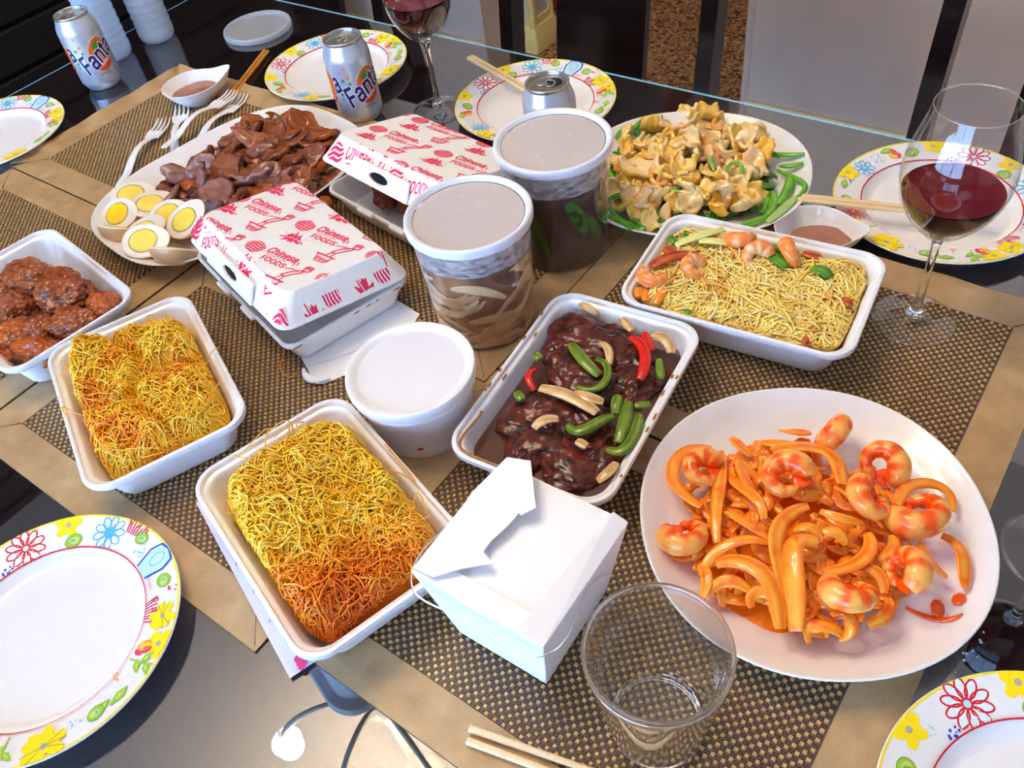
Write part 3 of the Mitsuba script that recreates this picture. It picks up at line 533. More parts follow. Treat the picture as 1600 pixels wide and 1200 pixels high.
# ------------------------------------------------------------------ serving plates
def superell(a, b, n):
    def g(t):
        c, s = np.cos(t), np.sin(t)
        r = (np.abs(c) ** n + np.abs(s) ** n) ** (-1 / n)
        return a * r * c, b * r * s
    return g
COUPE = smoothprof([(0, .0045), (.53, .0045), (.56, .0002), (.60, .0035), (.80, .0115), (.95, .0235), (.995, .0285), (1.0, .0302), (.985, .0305), (.94, .0265), (.80, .0150), (.62, .0090), (.40, .0080), (0, .0080)], 5)
def serving_plate(cx, cy, a, b, n, ang, z, label, hs=1.0):
    k = thing('serving_plate', label, 'plate')
    P = COUPE * [1, hs]
    put(k, None, lathe(P, 110, superell(a, b, n)), 'mat_porcelain', R=rot(ang), at=(cx, cy, z), smooth=60)
    return k
serving_plate(-.0865, .4135, .1345, .1372, 2.12, 35, MT + .0012, 'large white porcelain plate under the orange shrimp and onions')
serving_plate(-.3959, .8055, .1320, .1390, 2.2, 110, MT + .0006, 'round white plate under the pale clams and green vegetables')
serving_plate(-.9300, .5328, .1345, .1825, 2.9, -7.6, MT + .0008, 'oval white platter under the sliced brown meat and halved eggs')

# ------------------------------------------------------------------ takeaway trays
def tray_sections(h=.050):
    return [(.176, .104, .016, 0), (.186, .114, .018, .0015), (.190, .118, .019, .004), (.2125, .1395, .0225, h - .0085), (.2275, .1545, .0255, h - .0085), (.2305, .1575, .0262, h - .006), (.2312, .1582, .0264, h - .0025), (.2300, .1570, .0260, h - .0004),
            (.2275, .1545, .0252, h), (.2235, .1505, .024, h - .0002), (.2215, .1485, .0235, h - .0014), (.2205, .1475, .0232, h - .0042), (.2145, .1415, .0215, h - .005), (.2122, .1392, .0208, h - .0062), (.2100, .1370, .0205, h - .009), (.1890, .1160, .0175, .0045), (.182, .109, .016, .0026)]
TRAY = loft(tray_sections(), 9)
def tray(cx, cy, ang, label, z=MT + .0006):
    k = thing('food_tray', label, 'food tray', 'white plastic takeaway trays')
    put(k, None, TRAY, 'mat_plastic', R=rot(ang), at=(cx, cy, z), smooth=40)
    return (rot(ang), np.array([cx, cy, z]))
TR_N1 = tray(-.6975, .2165, 156.5, 'white tray of crispy noodles between the chicken tray and the printed carton')
TR_N2 = tray(-.4205, .1995, 162.8, 'white tray of crispy noodles left of the takeout box, on the printed menu', z=MT + .003)
TR_BF = tray(-.3125, .4265, 96.2, 'white tray holding dark beef with green and red peppers')
TR_SP = tray(-.2405, .6345, 186.6, 'white tray of thin noodles with shrimp and snow peas', z=MT + .0012)
TR_CH = tray(-.9400, .2395, 172.5, 'white tray of brown fried chicken at the left edge')

# ------------------------------------------------------------------ noodles
def strands(n, hf, inside, seed, colf, r=.00088, steps=17, ds=.0036, curl=.5, lift=.0045, up=.0042, lim=(.098, .063)):
    g = np.random.default_rng(seed)
    p = np.zeros((n, steps, 3)); x = inside(g, n); th = g.uniform(0, 2 * np.pi, n); k = g.normal(0, curl * .6, n)
    base = g.uniform(-lift * 1.5, lift * .6, n) + (g.uniform(0, 1, n) < .15) * lift; ph = g.uniform(0, 6.3, n); am = g.uniform(.2, 1, n) * up
    for i in range(steps):
        p[:, i, :2] = x; p[:, i, 2] = hf(x) + base + am * np.sin(ph + i * .75)
        k = .8 * k + g.normal(0, curl * .35, n); th = th + k
        step = np.stack([np.cos(th), np.sin(th)], 1) * ds; nx = x + step
        out = (np.abs(nx) > np.array(lim)).any(1)
        th = np.where(out, th + np.pi * .6, th); x = np.where(out[:, None], x, nx)
        x = x + np.where(out[:, None], -step * .4, 0)
    q = np.clip(p[:, :, 2] - .0045, 0, .038) * .288; p[:, :, 0] = np.clip(p[:, :, 0], -.0925 - q, .0925 + q); p[:, :, 1] = np.clip(p[:, :, 1], -.0562 - q, .0562 + q)
    s_ = np.maximum(((np.abs(p[:, :, 0]) / (.0925 + q)) ** 6 + (np.abs(p[:, :, 1]) / (.0562 + q)) ** 6) ** (1 / 6), 1); p[:, :, 0] /= s_; p[:, :, 1] /= s_
    v, f = tubes(p, r, 4)
    c = colf(p, g).reshape(n, steps, 1, 3); c = np.broadcast_to(c, (n, steps, 4, 3)).reshape(-1, 3)
    return v, f, c
def n2(x, s, seed): return meshkit.fbm(np.c_[np.asarray(x)[..., 0] * s + 31 + seed, np.asarray(x)[..., 1] * s + 17, np.full(len(x), seed * 1.7)], 3, seed)
def heap(hf, nx=60, ny=42, lx=.0968, ly=.0600, z0=.016):
    u, w = np.meshgrid(np.linspace(-lx, lx, nx), np.linspace(-ly, ly, ny), indexing='ij')
    P = np.stack([u.ravel(), w.ravel()], 1); z = hf(P)
    P = P / np.maximum(((np.abs(P[:, 0]) / lx) ** 5 + (np.abs(P[:, 1]) / ly) ** 5) ** .2, 1)[:, None] * 1.0; e = np.maximum(np.abs(P[:, 0]) / lx, np.abs(P[:, 1]) / ly); z = np.where(e > .97, np.minimum(z, z0), z)
    idx = np.arange(nx * ny).reshape(nx, ny); a, b, c, d = idx[:-1, :-1].ravel(), idx[1:, :-1].ravel(), idx[1:, 1:].ravel(), idx[:-1, 1:].ravel()
    return np.c_[P, z], np.vstack([np.stack([a, b, c], 1), np.stack([a, c, d], 1)])
NY, NO, NB, NW = lin(255, 202, 26), lin(252, 158, 16), lin(224, 106, 16), lin(255, 226, 92)
def crispy(tr, label, seed, hf, cf, n=2600):
    k = thing('crispy_noodles', label, 'noodles', kind='stuff')
    M = Mesh()
    v, f = heap(lambda P: hf(P) - .011); M.add(v, f, cf(v[:, :2], v[:, 0] * 0 + .35) * .85)
    def inside(g, m): return np.stack([g.uniform(-.095, .095, m), g.uniform(-.061, .061, m)], 1)
    def col(p, g):
        q = p.reshape(-1, 3)[:, :2]; return cf(q, np.repeat(g.uniform(0, 1, len(p)), p.shape[1]))
    M.add(*strands(n, hf, inside, seed, col))
    g = np.random.default_rng(seed + 99)   # a few loose ends that stick out over the rim
    for i in range(13):
        a = g.uniform(0, 2 * np.pi); q = np.array([np.cos(a) * .094, np.sin(a) * .06]); d = np.array([np.cos(a), np.sin(a)]); w = np.array([-d[1], d[0]])
        P = np.array([[*(q - d * .01), hf((q - d * .01)[None])[0]], [*(q + w * .006), .044 + g.uniform(0, .012)], [*(q + d * g.uniform(.004, .016) + w * g.uniform(-.014, .02)), .053 + g.uniform(-.001, .008)], [*(q + d * g.uniform(.008, .02) + w * g.uniform(.0, .03)), .0515 + g.uniform(0, .004)]])
        M.add(*tubes(spline(P, 12), .0007, 4), mixc(NY, NO, g.uniform(0, 1)))
    put(k, None, M, 'mat_vc_gloss', R=tr[0], at=tr[1])
def h1(x):
    x = np.asarray(x); d = ((1 - (np.abs(x[:, 0]) / .101) ** 4 - (np.abs(x[:, 1]) / .0660) ** 4 + .25 * (n2(x, 50, 19) - .5)) / .5).clip(0, 1)
    lump = n2(x, 26, 3)
    groove = np.exp(-((x[:, 0] + .004 + .012 * np.sin(x[:, 1] * 60)) / .006) ** 2) + .8 * np.exp(-((x[:, 1] - .002 + .01 * np.sin(x[:, 0] * 50)) / .005) ** 2)
    return .018 + d ** .55 * (.033 + .036 * (lump - .42) - .014 * groove)
def c1(x, u):
    t = n2(x, 22, 8); e = np.clip((-x[:, 0] + x[:, 1] * .9) / .11, -1, 1) + .75 * np.exp(-((x[:, 0] + .008) ** 2 + (x[:, 1] + .044) ** 2) / .018 ** 2)
    c = mixc(NW, NY, np.clip(u * 1.6, 0, 1)); c = mixc(c, NO, mikit_step(.50, .72, t + .16 * e + .12 * (u - .5)))
    return mixc(c, NB, mikit_step(.66, .86, t + .16 * e + .2 * (u - .5)))
def h2(x):
    x = np.asarray(x); d = ((1 - (np.abs(x[:, 0] + .003) / .101) ** 4.5 - (np.abs(x[:, 1]) / .0668) ** 4.5 + .25 * (n2(x, 45, 9) - .5)) / .5).clip(0, 1)
    return .018 + d ** .55 * (.036 + .034 * (n2(x, 34, 5) - .45))
def c2(x, u):
    w = n2(x, 18, 11); s = (-x[:, 0] * 1.0 + x[:, 1] * .3) / .1
    c = mixc(NW, NY, np.clip(u * 1.5, 0, 1)); c = mixc(c, NO, mikit_step(.25, .80, s + .7 * (w - .5) + .3 * (u - .5)))
    return mixc(c, NB, mikit_step(.62, 1.15, s + .9 * (w - .5) + .45 * (u - .5)))
crispy(TR_N1, 'heap of crispy yellow noodles with browned tips in the tray beside the chicken', 21, h1, c1)
crispy(TR_N2, 'heap of crispy yellow noodles turning orange, in the tray left of the takeout box', 22, h2, c2)

# loose strands fallen on the mats
g = np.random.default_rng(5)
for cx, cy, lab in ((-.452, .255, 'loose fried noodle strand on the mat behind the takeout box'), (-.345, .295, 'loose fried noodle strand near the corner of the beef tray'), (-.612, .335, 'loose fried noodle strand beside the printed carton')):
    k = thing('noodle_strand', lab, 'noodle strand')
    P = np.array([[cx + i * .007 * math.cos(cx * 40 + i * .5), cy + i * .006 * math.sin(cy * 30 + i * .6), MT + .0016 + .0015 * (i % 2)] for i in range(6)])
    M = Mesh(); v, f = tubes(spline(P, 24), .0006, 5); M.add(v, f, NO); put(k, None, M, 'mat_vc_gloss')

# ------------------------------------------------------------------ food shapes
def curl_shrimp(R, r, seed, open_=.75, c_in=lin(250, 190, 130), c_out=lin(238, 84, 20), lift=.0, inner=1.0):
    """A cooked shrimp curled into a ring: (body mesh, tail mesh), lying in the xy plane."""
    g = np.random.default_rng(seed); k = 46
    t = np.linspace(0, 1, k); a = 2 * np.pi * open_ * t * 1.08
    rad = R * (1.12 - .50 * t)
    P = np.stack([rad * np.cos(a), rad * np.sin(a), .004 * np.sin(t * 3) + lift * t], 1)
    w = r * (np.minimum(1, .62 + t * 3) * (1 - .66 * t ** 1.2)) * (1 + .05 * np.abs(np.sin(t * np.pi * 6.5)) - .03)
    v, f = tubes(P, w, 14, 1.12)
    ang = np.tile(np.linspace(0, 2 * np.pi, 14, endpoint=False), k); tt = np.repeat(t, 14)
    m = mikit_step(-.75, .65, -np.cos(ang) * .7 * inner + .55 * np.sin(tt * np.pi * 13) + 3.0 * (meshkit.fbm(v * 120 + seed, 3, seed) - .5) + .15)
    c = mixc(c_in, c_out, m)
    e = P[-1]; d = P[-1] - P[-2]; d /= np.linalg.norm(d); s = np.cross(d, [0, 0, 1])
    tail = Mesh()
    for q in (-.7, -.1, .55):
        dd = d + s * q; dd /= np.linalg.norm(dd)
        tail.add(*tubes(np.array([e - dd * .001, e + dd * r * .7, e + dd * r * 1.35]), np.array([w[-1] * .6, r * .34, r * .12]), 8, .35), c_out)
    return (v, f, c), tail
def strip(P, w, thick, c0, c1, seed, tip=.45, n=26, up=(0, 0, 1), c2=None):
    """A curved strip (onion, pepper): width w, a rounded flat section, tapering ends, streaky colour."""
    Q = spline(P, n); t = np.linspace(0, 1, n)
    ww = w * (tip + (1 - tip) * np.sin(np.pi * np.clip(t, .02, .98)) ** .55)
    v, f = tubes(Q, ww / 2, 10, thick / w, up=up)
    a = np.tile(np.linspace(0, 2 * np.pi, 10, endpoint=False), n)
    m = .5 + .42 * np.cos(a * 4 + seed) + 1.2 * (meshkit.fbm(v * 120 + seed, 3, seed) - .5)
    c = mixc(c0, c1, m)
    if c2 is not None: c = mixc(c, np.broadcast_to(c2, c.shape), mikit_step(.60, .80, meshkit.fbm(v * 75 + seed * 3.7, 3, seed + 4)) * .8)
    return v, f, c

# ------------------------------------------------------------------ shrimp and onions on the big plate
HEAPC = np.array([-.0889, .3864])
def inside(p, tr, r):
    """p moved, where it has to be, so that a piece of radius r stays within the walls of a tray."""
    q = (np.asarray(p, float)[:2] - tr[1][:2]) @ tr[0][:2, :2]
    return tr[0][:2, :2] @ np.clip(q, [-.100 + r, -.063 + r], [.100 - r, .063 - r]) + tr[1][:2]
VIEW_R, VIEW_U = np.array([.8136, .5815]), np.array([-.6787, .7344])
def where(p, c, R):
    """Words for the place of p in a heap round c, as one sees it in the picture."""
    d = np.asarray(p)[:2] - np.asarray(c)[:2]; x, y = d @ VIEW_R / R, d @ VIEW_U / R
    if math.hypot(x, y) < .38: return 'centre'
    s = ['right side', 'back right', 'back', 'back left', 'left side', 'front left', 'front', 'front right'][int(round(math.atan2(y, x) / (math.pi / 4))) % 8]
    return s if math.hypot(x, y) > .72 else 'inner ' + s
gr = np.linspace(0, 2 * np.pi, 60, endpoint=False)
k = thing('tomato_sauce', 'orange sauce pooled under the shrimp and onions', 'sauce', kind='stuff')
u, w = np.meshgrid(np.linspace(0, 1, 12), gr, indexing='ij')
rad = (.080 + .010 * np.sin(3 * w + 1) + .007 * np.sin(5 * w + 2) + .004 * np.sin(9 * w)) * u
zz = .0122 + MT + .008 * np.clip(1 - u ** 2, 0, 1) + .002 * (1 - u)
P = np.stack([HEAPC[0] - .006 + rad * np.cos(w), HEAPC[1] + .010 + rad * np.sin(w), zz], -1)
nf = np.arange(11 * 60).reshape(11, 60); a = nf.ravel(); b = np.roll(nf, -1, 1).ravel()
put(k, None, (P.reshape(-1, 3), np.vstack([np.stack([a, a + 60, b + 60], 1), np.stack([a, b + 60, b], 1)])), 'mat_tomato')
for L, wd, lab in ((SAUCE[0], .010, 'thick red blob of sauce on the bare right part of the shrimp plate'), (SAUCE[1], .0045, 'thin curved smear of sauce right of the shrimp'), (SAUCE[2] + [[SAUCE[2][0][0] + .008, SAUCE[2][0][1] + .003, .0125]], .012, 'small orange scrap near the right rim of the shrimp plate')):
    k = thing('sauce_smear', lab, 'sauce')
    ds = [float(np.interp(math.hypot(x + .0865, y - .4135) / .136, COUPE[::-1, 0][:len(COUPE) // 2], COUPE[::-1, 1][:len(COUPE) // 2])) + MT + .0012 for x, y, z in L]
    L = [[x * (.62755 - s_) / (.62755 - z), y * (.62755 - s_) / (.62755 - z), s_] for (x, y, z), s_ in zip(L, ds)]
    M = Mesh(); v, f = tubes(spline([[x, y, z + .0008] for x, y, z in L], 16), np.interp(np.linspace(0, 1, 16), [0, .3, .8, 1], [.5, 1, .9, .3]) * wd / 2, 8, .35)
    M.add(v, f, lin(236, 84, 10)); put(k, None, M, 'mat_vc_wet')
OA, OB, OR = lin(250, 112, 0), lin(255, 178, 56), lin(236, 70, 0)
big = {0: .011, 1: .010, 4: .014, 5: .011, 6: .017, 8: .014, 14: .013, 10: .006, 9: .007, 11: .012}
o_lab = {0: 'wide onion loop at the left of the shrimp heap', 1: 'straight onion strip running down beside the left onion loop', 4: 'broad onion arc over the middle shrimp', 5: 'long onion slice curving down through the middle of the heap', 6: 'thickest bent onion slice at the front of the heap', 8: 'long onion arc at the front left of the heap',
         13: 'onion arc wrapped around the right-hand shrimp', 14: 'lone onion slice lying on the bare right side of the plate', 16: 'small onion loop at the front edge of the heap', 10: 'thin straight onion strip across the right of the heap', 11: 'curved onion slice in the centre right of the heap', 7: 'arched onion slice at the lower left of the heap'}
for i, L in enumerate(ONION):
    k = thing('onion_slice', o_lab.get(i, f'long sauce-coated onion strip at the {where(L[len(L) // 2], HEAPC, .085)} of the shrimp heap'), 'onion slice', 'onion slices on the shrimp plate')
    g = np.random.default_rng(300 + i); t = np.linspace(0, 1, len(L))
    P = [[x, y, z + MT + (.002 if i in (4, 5, 6, 8, 9, 10, 13) else -.002) + .004 * math.sin(math.pi * q)] for (x, y, z), q in zip(L, t)]
    M = Mesh(); M.add(*strip(P, big.get(i, .0092) * 1.1, big.get(i, .0092) * .32, OA, OB, i, up=(g.uniform(-.5, .5), g.uniform(-.5, .5), 1), c2=OR)); put(k, None, M, 'mat_vc_wet')
g = np.random.default_rng(77)
for i in range(136):
    a, q = g.uniform(0, 6.28), math.sqrt(g.uniform()) * .086 ; c = HEAPC + [-.008 + q * math.cos(a), .012 + q * math.sin(a)]; z = MT + .020 + .020 * math.exp(-(q / .06) ** 2)
    th, R = g.uniform(0, 6.28), g.uniform(.010, .02); s = g.uniform(1.2, 2.4); wd = g.uniform(.008, .0125)
    k = thing('onion_slice', f"{'wide' if wd > .0105 else 'narrow'} {'hooked' if s > 1.8 else 'slightly bent'} onion piece at the {where(c, HEAPC, .085)} of the shrimp heap", 'onion slice', 'onion slices on the shrimp plate')
    P = [[c[0] + R * math.cos(th + s * j) - R * math.cos(th + s / 2), c[1] + R * math.sin(th + s * j) - R * math.sin(th + s / 2), z + g.uniform(-.002, .004)] for j in np.linspace(0, 1, 5)]
    M = Mesh(); M.add(*strip(P, wd, .0040, OA, OB, i + 50, c2=OR, up=(g.uniform(-.6, .6), g.uniform(-.6, .6), 1), n=18)); put(k, None, M, 'mat_vc_wet')
s_lab = ['curled shrimp at the far left of the shrimp plate, apart from the heap', 'curled shrimp in the upper middle of the heap under an onion arc', 'shrimp at the very back of the heap, standing on edge', 'shrimp at the back right, below the rearmost one', 'shrimp in the right centre with a white highlight',
         'large curled shrimp at the right, ringed by an onion arc', 'shrimp at the lower right next to the bare plate', 'shrimp at the front right with a red streak', 'shrimp inside the onion loop at the upper left']
for i, q in enumerate(SHRIMP):
    x, y, z = q[0]; k = thing('shrimp', s_lab[i], 'shrimp', 'shrimp in orange sauce')
    b, t = curl_shrimp([.0138, .0148, .0132, .0144, .0134, .0170, .0138, .0144, .0132][i], [.0102, .0104, .0098, .0104, .0100, .0118, .0102, .0104, .0092][i], i + 3, .80, lin(255, 178, 84), lin(246, 84, 6))
    E = euler([8, 20, 55, 25, 30, 12, 40, 20, 8][i], [5, -15, 10, 20, -10, 10, -20, 15, 0][i], [190, 30, 250, 320, 120, 200, 300, 160, 60][i])
    zz = z + (-.004 if i in (0,) else .002)
    m = Mesh().add(*b); put(k, 'body', m, 'mat_vc_wet', R=E, at=(x, y, zz)); put(k, 'tail', t, 'mat_vc_wet', R=E, at=(x, y, zz))

# ------------------------------------------------------------------ clams on greens
k = thing('cooked_greens', 'dark green leaves bedded under the pale clams', 'vegetables', kind='stuff')
M = Mesh(); CC = np.array([-.4002, .8061])
v, f, u = blob((.088, .088, .017), .22, 3.0, 4, 4, .1); M.add(v + [*CC, .016], f, mixc(lin(16, 44, 10), lin(46, 92, 24), meshkit.fbm(v * 90, 3, 2)))
g = np.random.default_rng(12)
for i in range(210):
    a, q = g.uniform(0, 6.28), g.uniform(.045, .098); c = CC + [q * math.cos(a), q * math.sin(a)]; th = a + g.normal(0, .9); l = g.uniform(.010, .024)
    P = np.array([[c[0] - l * math.cos(th), c[1] - l * math.sin(th), .017 + g.uniform(0, .008)], [c[0], c[1], .021 + g.uniform(0, .010)], [c[0] + l * .8 * math.cos(th + .5), c[1] + l * .8 * math.sin(th + .5), .017 + g.uniform(0, .008)]])
    P[:, 2] += np.clip((np.hypot(*(P[:, :2] - CC).T) - .09) / .04, 0, 1) * .012
    M.add(*strip(P, g.uniform(.006, .013), .0016, lin(22, 74, 12), lin(78, 150, 36), i, n=10, up=(g.uniform(-.5, .5), g.uniform(-.5, .5), 1)))
put(k, None, M, 'mat_vc_gloss')
g_lab = {0: 'green stalk reaching furthest over the right rim of the clam plate', 3: 'thick pale-cut green stalk at the right front of the clam plate', 4: 'long green stalk along the front rim of the clam plate', 2: 'bent thin green stalk on the right rim of the clam plate', 20: 'pale whitish stalk at the front left of the clams'}
for i, L in enumerate(GREEN):
    k = thing('green_stalk', g_lab.get(i, 'cooked green stalk around the edge of the heaped clams'), 'vegetable', 'green stalks on the clam plate')
    P = np.array(L)
    ca, cb = (lin(60, 140, 20), lin(120, 186, 50)) if i not in (3, 20, 15, 16) else (lin(140, 190, 80), lin(200, 220, 150))
    M = Mesh(); M.add(*strip(P, .011 if i in (3, 4, 5, 6, 7) else .007, .0055, ca, cb, i, .5)); put(k, None, M, 'mat_vc_gloss')
def flake(size, seed, c0, c1, curl):
    g = np.random.default_rng(seed); e = g.uniform(.65, 1.05); ph = g.uniform(0, 6.28, 4)
    def fn(u, w):
        a = (u - .5) * curl; rx = size * (1 - .35 * np.abs(w - .5) ** 1.5)
        x = rx * np.sin(a) / max(curl / 2, .4) * 1.3; z = -rx * (np.cos(a) - 1) / max(curl / 2, .4) * 1.2
        y = (w - .5) * size * 1.9 * e * (1 - .25 * (2 * u - 1) ** 2)
        ruff = .11 * size * ((np.abs(2 * w - 1) ** 2) * np.sin(9 * u + ph[0]) + (np.abs(2 * u - 1) ** 2) * np.sin(8 * w + ph[1])) + .07 * size * np.sin(6 * u + 7 * w + ph[2])
        return x + .10 * size * np.sin(7 * w + ph[3]), y + .08 * size * np.sin(9 * u + ph[2]), z + ruff
    v, f, uu, ww = sheet(fn, 15, 15, .0042); v = v + .0012 * (np.stack([meshkit.fbm(v * 190 + seed + 20 * q_, 2, seed + q_) for q_ in range(3)], 1) - .5) * 2
    t = 1.6 * (meshkit.fbm(v * 130 + seed, 3, seed) - .3) + .5 * (np.abs(2 * ww - 1) ** 3)
    return v, f, mixc(c0, c1, t)
CP, CY, CO, CT = lin(250, 228, 172), lin(253, 210, 84), lin(250, 166, 30), lin(228, 182, 100)
for i, q in enumerate(CLAM):
    x, y, z = q[0]; g = np.random.default_rng(500 + i)
    kind = 'orange' if i in (19, 31, 39) else 'big' if i in (11, 17, 26, 30, 33) else ''
    lab = {'orange': f'deep orange clam piece at the {where(q[0], CC, .08)} of the clam heap', 'big': f'broad pale clam flake at the {where(q[0], CC, .08)} of the clam heap'}.get(kind, f"{['pale yellow', 'golden tan', 'pale tan', 'cream and orange'][i % 4]} clam piece at the {where(q[0], CC, .08)} of the clam heap")
    k = thing('clam_piece', lab, 'clam', 'clam pieces on the greens')
    size = g.uniform(.0135, .0178) * (1.25 if kind == 'big' else .95 if kind else 1)
    ca, cb = {'orange': (CY, CO), 'big': (lin(246, 228, 196), CY)}.get(kind, [(CP, CY), (CY, CT), (CP, CT), (lin(244, 222, 178), CO)][i % 4])
    M = Mesh(); M.add(*flake(size, i + 3, ca, cb, g.uniform(1.2, 3.4)))
    put(k, None, M, 'mat_vc_gloss', R=euler(g.normal(0, 32), g.normal(0, 32), g.uniform(0, 360)), at=(x, y, z + g.uniform(-.003, .005)))
for i in range(34):   # flakes lower in the heap
    g = np.random.default_rng(700 + i); a, q = g.uniform(0, 6.28), math.sqrt(g.uniform()) * .074
    k = thing('clam_piece', f"{['pale tan', 'golden tan'][i % 2]} clam piece low in the heap at its {where(CC + [q * math.cos(a), q * math.sin(a)], CC, .08)}", 'clam', 'clam pieces on the greens')
    M = Mesh(); M.add(*flake(g.uniform(.013, .018), i + 90, *[(CP, CT), (CY, CT)][i % 2], g.uniform(1, 2.6)))
    put(k, None, M, 'mat_vc_gloss', R=euler(g.normal(0, 25), g.normal(0, 25), g.uniform(0, 360)), at=(CC[0] + q * math.cos(a), CC[1] + q * math.sin(a), .019 + .032 * math.exp(-(q / .075) ** 2) + g.uniform(-.004, .004)))
for i, L in enumerate(SCALLION):
    k = thing('scallion_piece', ['short green scallion strip on the middle of the clams', 'curled green scallion ring on top of the clams', 'flat green scallion piece on the front of the clams', 'small green scallion scrap at the back of the clams'][i], 'scallion')
    M = Mesh(); M.add(*strip(np.array(L) + [0, 0, .002], .0055, .002, lin(70, 140, 30), lin(150, 200, 90), i)); put(k, None, M, 'mat_vc_gloss')

# ------------------------------------------------------------------ sliced meat and eggs on the oval platter
k = thing('meat_juice', 'brown base of meat scraps under the slices on the oval platter', 'meat', kind='stuff')
poly = Polygon(DUCKPOLY).buffer(.004); DC = np.array(poly.centroid.coords[0])
M = Mesh(); pts = []
g = np.random.default_rng(31)
def duckh(p): return MT + .010 + .026 * np.clip(poly.boundary.distance(Point(*p)) / .05, 0, 1) ** .8
DK = [lin(126, 76, 58), lin(152, 98, 80), lin(128, 64, 28), lin(158, 80, 28), lin(90, 46, 28), lin(148, 104, 96)]
while len(pts) < 230:
    p = np.array([g.uniform(poly.bounds[0], poly.bounds[2]), g.uniform(poly.bounds[1], poly.bounds[3])])
    if poly.contains(Point(*p)): pts.append(p)
for i, p in enumerate(pts):
    v, f, u = blob(np.array([.013, .011, .007]), .35, 2, i, 2); M.add(v + [*p, max(duckh(p) - .006, MT + .0175)], f, DK[i % 5])
put(k, None, M, 'mat_vc_gloss')
def meat_slice(a, b, th, seed, face, skin, bend):
    g = np.random.default_rng(seed); n, m = 30, 5
    t = np.linspace(0, 2 * np.pi, n, endpoint=False); q = 1 + .12 * np.sin(2 * t + g.uniform(0, 6)) + .08 * np.sin(3 * t + g.uniform(0, 6)) + .035 * np.sin(7 * t + g.uniform(0, 6))
    prof = [(.0, .5), (.5, .52), (.85, .5), (.97, .3), (1.0, 0), (.97, -.3), (.85, -.5), (.5, -.5), (0, -.5)]
    def sh(tt): return a * q * np.cos(tt), b * q * np.sin(tt)
    v, f = lathe([(r, z * th) for r, z in prof], n, sh)
    v[:, 2] += bend * (v[:, 0] / a) ** 2 * a + .9 * th * (meshkit.fbm(v * 130 + seed, 4, seed) - .5) * 2 + .25 * a * np.sin(v[:, 1] / b * 1.7 + seed) * .4
    rr_ = np.repeat([x[0] for x in prof], n); side = np.cos(np.tile(t, len(prof)) - 1.2) > -.1
    grain = meshkit.fbm(np.c_[v[:, 0] * 60, v[:, 1] * 320, v[:, 2] * 60] + seed, 3, seed)
    c = mixc(face * .45, face * 1.5, grain)
    c = mixc(c, np.broadcast_to(skin, c.shape), ((rr_ > .9) & side) * .85)
    return v, f, c
order = []
gx = np.random.default_rng(41)
while len(order) < 62:
    p = np.array([gx.uniform(poly.bounds[0], poly.bounds[2]), gx.uniform(poly.bounds[1], poly.bounds[3])])
    if poly.contains(Point(*p)) and all(np.hypot(*(p - q)) > .0165 for q in order): order.append(p)
    elif gx.uniform() < .0015: break
for i, p in enumerate(order):
    g = np.random.default_rng(800 + i); far = (p - DC) @ np.array([.25, .97]) / .13       # towards the far end the slices are browner, skin side up
    face = mixc(DK[[0, 1, 5][i % 3]], DK[[2, 3][i % 2]], np.clip(.5 + far * .8 + g.normal(0, .25), 0, 1))
    near_blue = far < -.55 and i % 3 == 0
    if near_blue: face = lin(118, 106, 128)
    k = thing('meat_slice', f"{'greyish purple' if near_blue else 'red-brown' if far > .25 else ['mauve-brown', 'dusky brown'][i % 2]} meat slice at the {where(p, DC, .13)} of the meat on the oval platter", 'meat', 'meat slices on the oval platter')
    M = Mesh(); M.add(*meat_slice(g.uniform(.022, .031), g.uniform(.014, .021), g.uniform(.006, .0095), i, face, lin(92, 44, 20), g.uniform(-.15, .35)))
    put(k, None, M, 'mat_vc_gloss', R=euler(g.normal(12, 22), g.normal(-8, 20), g.normal(35, 40)), at=(*p, duckh(p) + g.uniform(.000, .007)))
def egg(seed, a=.0295, b=.0235, yolk=lin(250, 214, 40)):
    """Half an egg, cut face up: white, rim of grey round the yolk, yolk."""
    n = 40; prof = smoothprof([(0, -.8), (.45, -.72), (.8, -.42), (.96, -.12), (1.0, 0.0)], 4)
    v, f = lathe([(r, z * b) for r, z in prof] + [(.985, .001), (.9, .0012), (0, .0012)], n, lambda t: (a * np.cos(t) * (1 + .10 * np.cos(t)), b * np.sin(t)))
    c = np.repeat([lin(214, 164, 112)] * (len(prof) - 2) + [lin(236, 206, 166)] * 2 + [lin(244, 232, 216)] * 3, n, 0)
    disc = lambda s, z, sx: lathe([(1, z - .002), (1, z - .0004), (.96, z), (.5, z + .0006), (0, z + .0006)], 32, lambda t: (sx * s * np.cos(t), s * np.sin(t)))
    return (v, f, c), disc(b * .70, .0018, 1.1), disc(b * .63, .0026, 1.1)
e_lab = ['halved egg at the back of the egg group, against the meat', 'halved egg with the deepest yellow yolk, at the left of the platter', 'tilted pale halved egg next to the purple meat slices', 'halved egg near the carton, second from the meat', 'halved egg tucked against the carton corner',
         'halved egg leaning on its side at the left rim', 'halved egg partly covered by the frontmost egg', 'frontmost halved egg on the oval platter', 'egg half lying on its side under the carton edge']
e_rot = [(18, -10, 40), (-25, -18, 30), (35, -12, 60), (20, 5, 20), (-10, 10, 80), (-62, -20, 20), (12, -8, 30), (-28, -6, 45), (-66, 10, 30)]
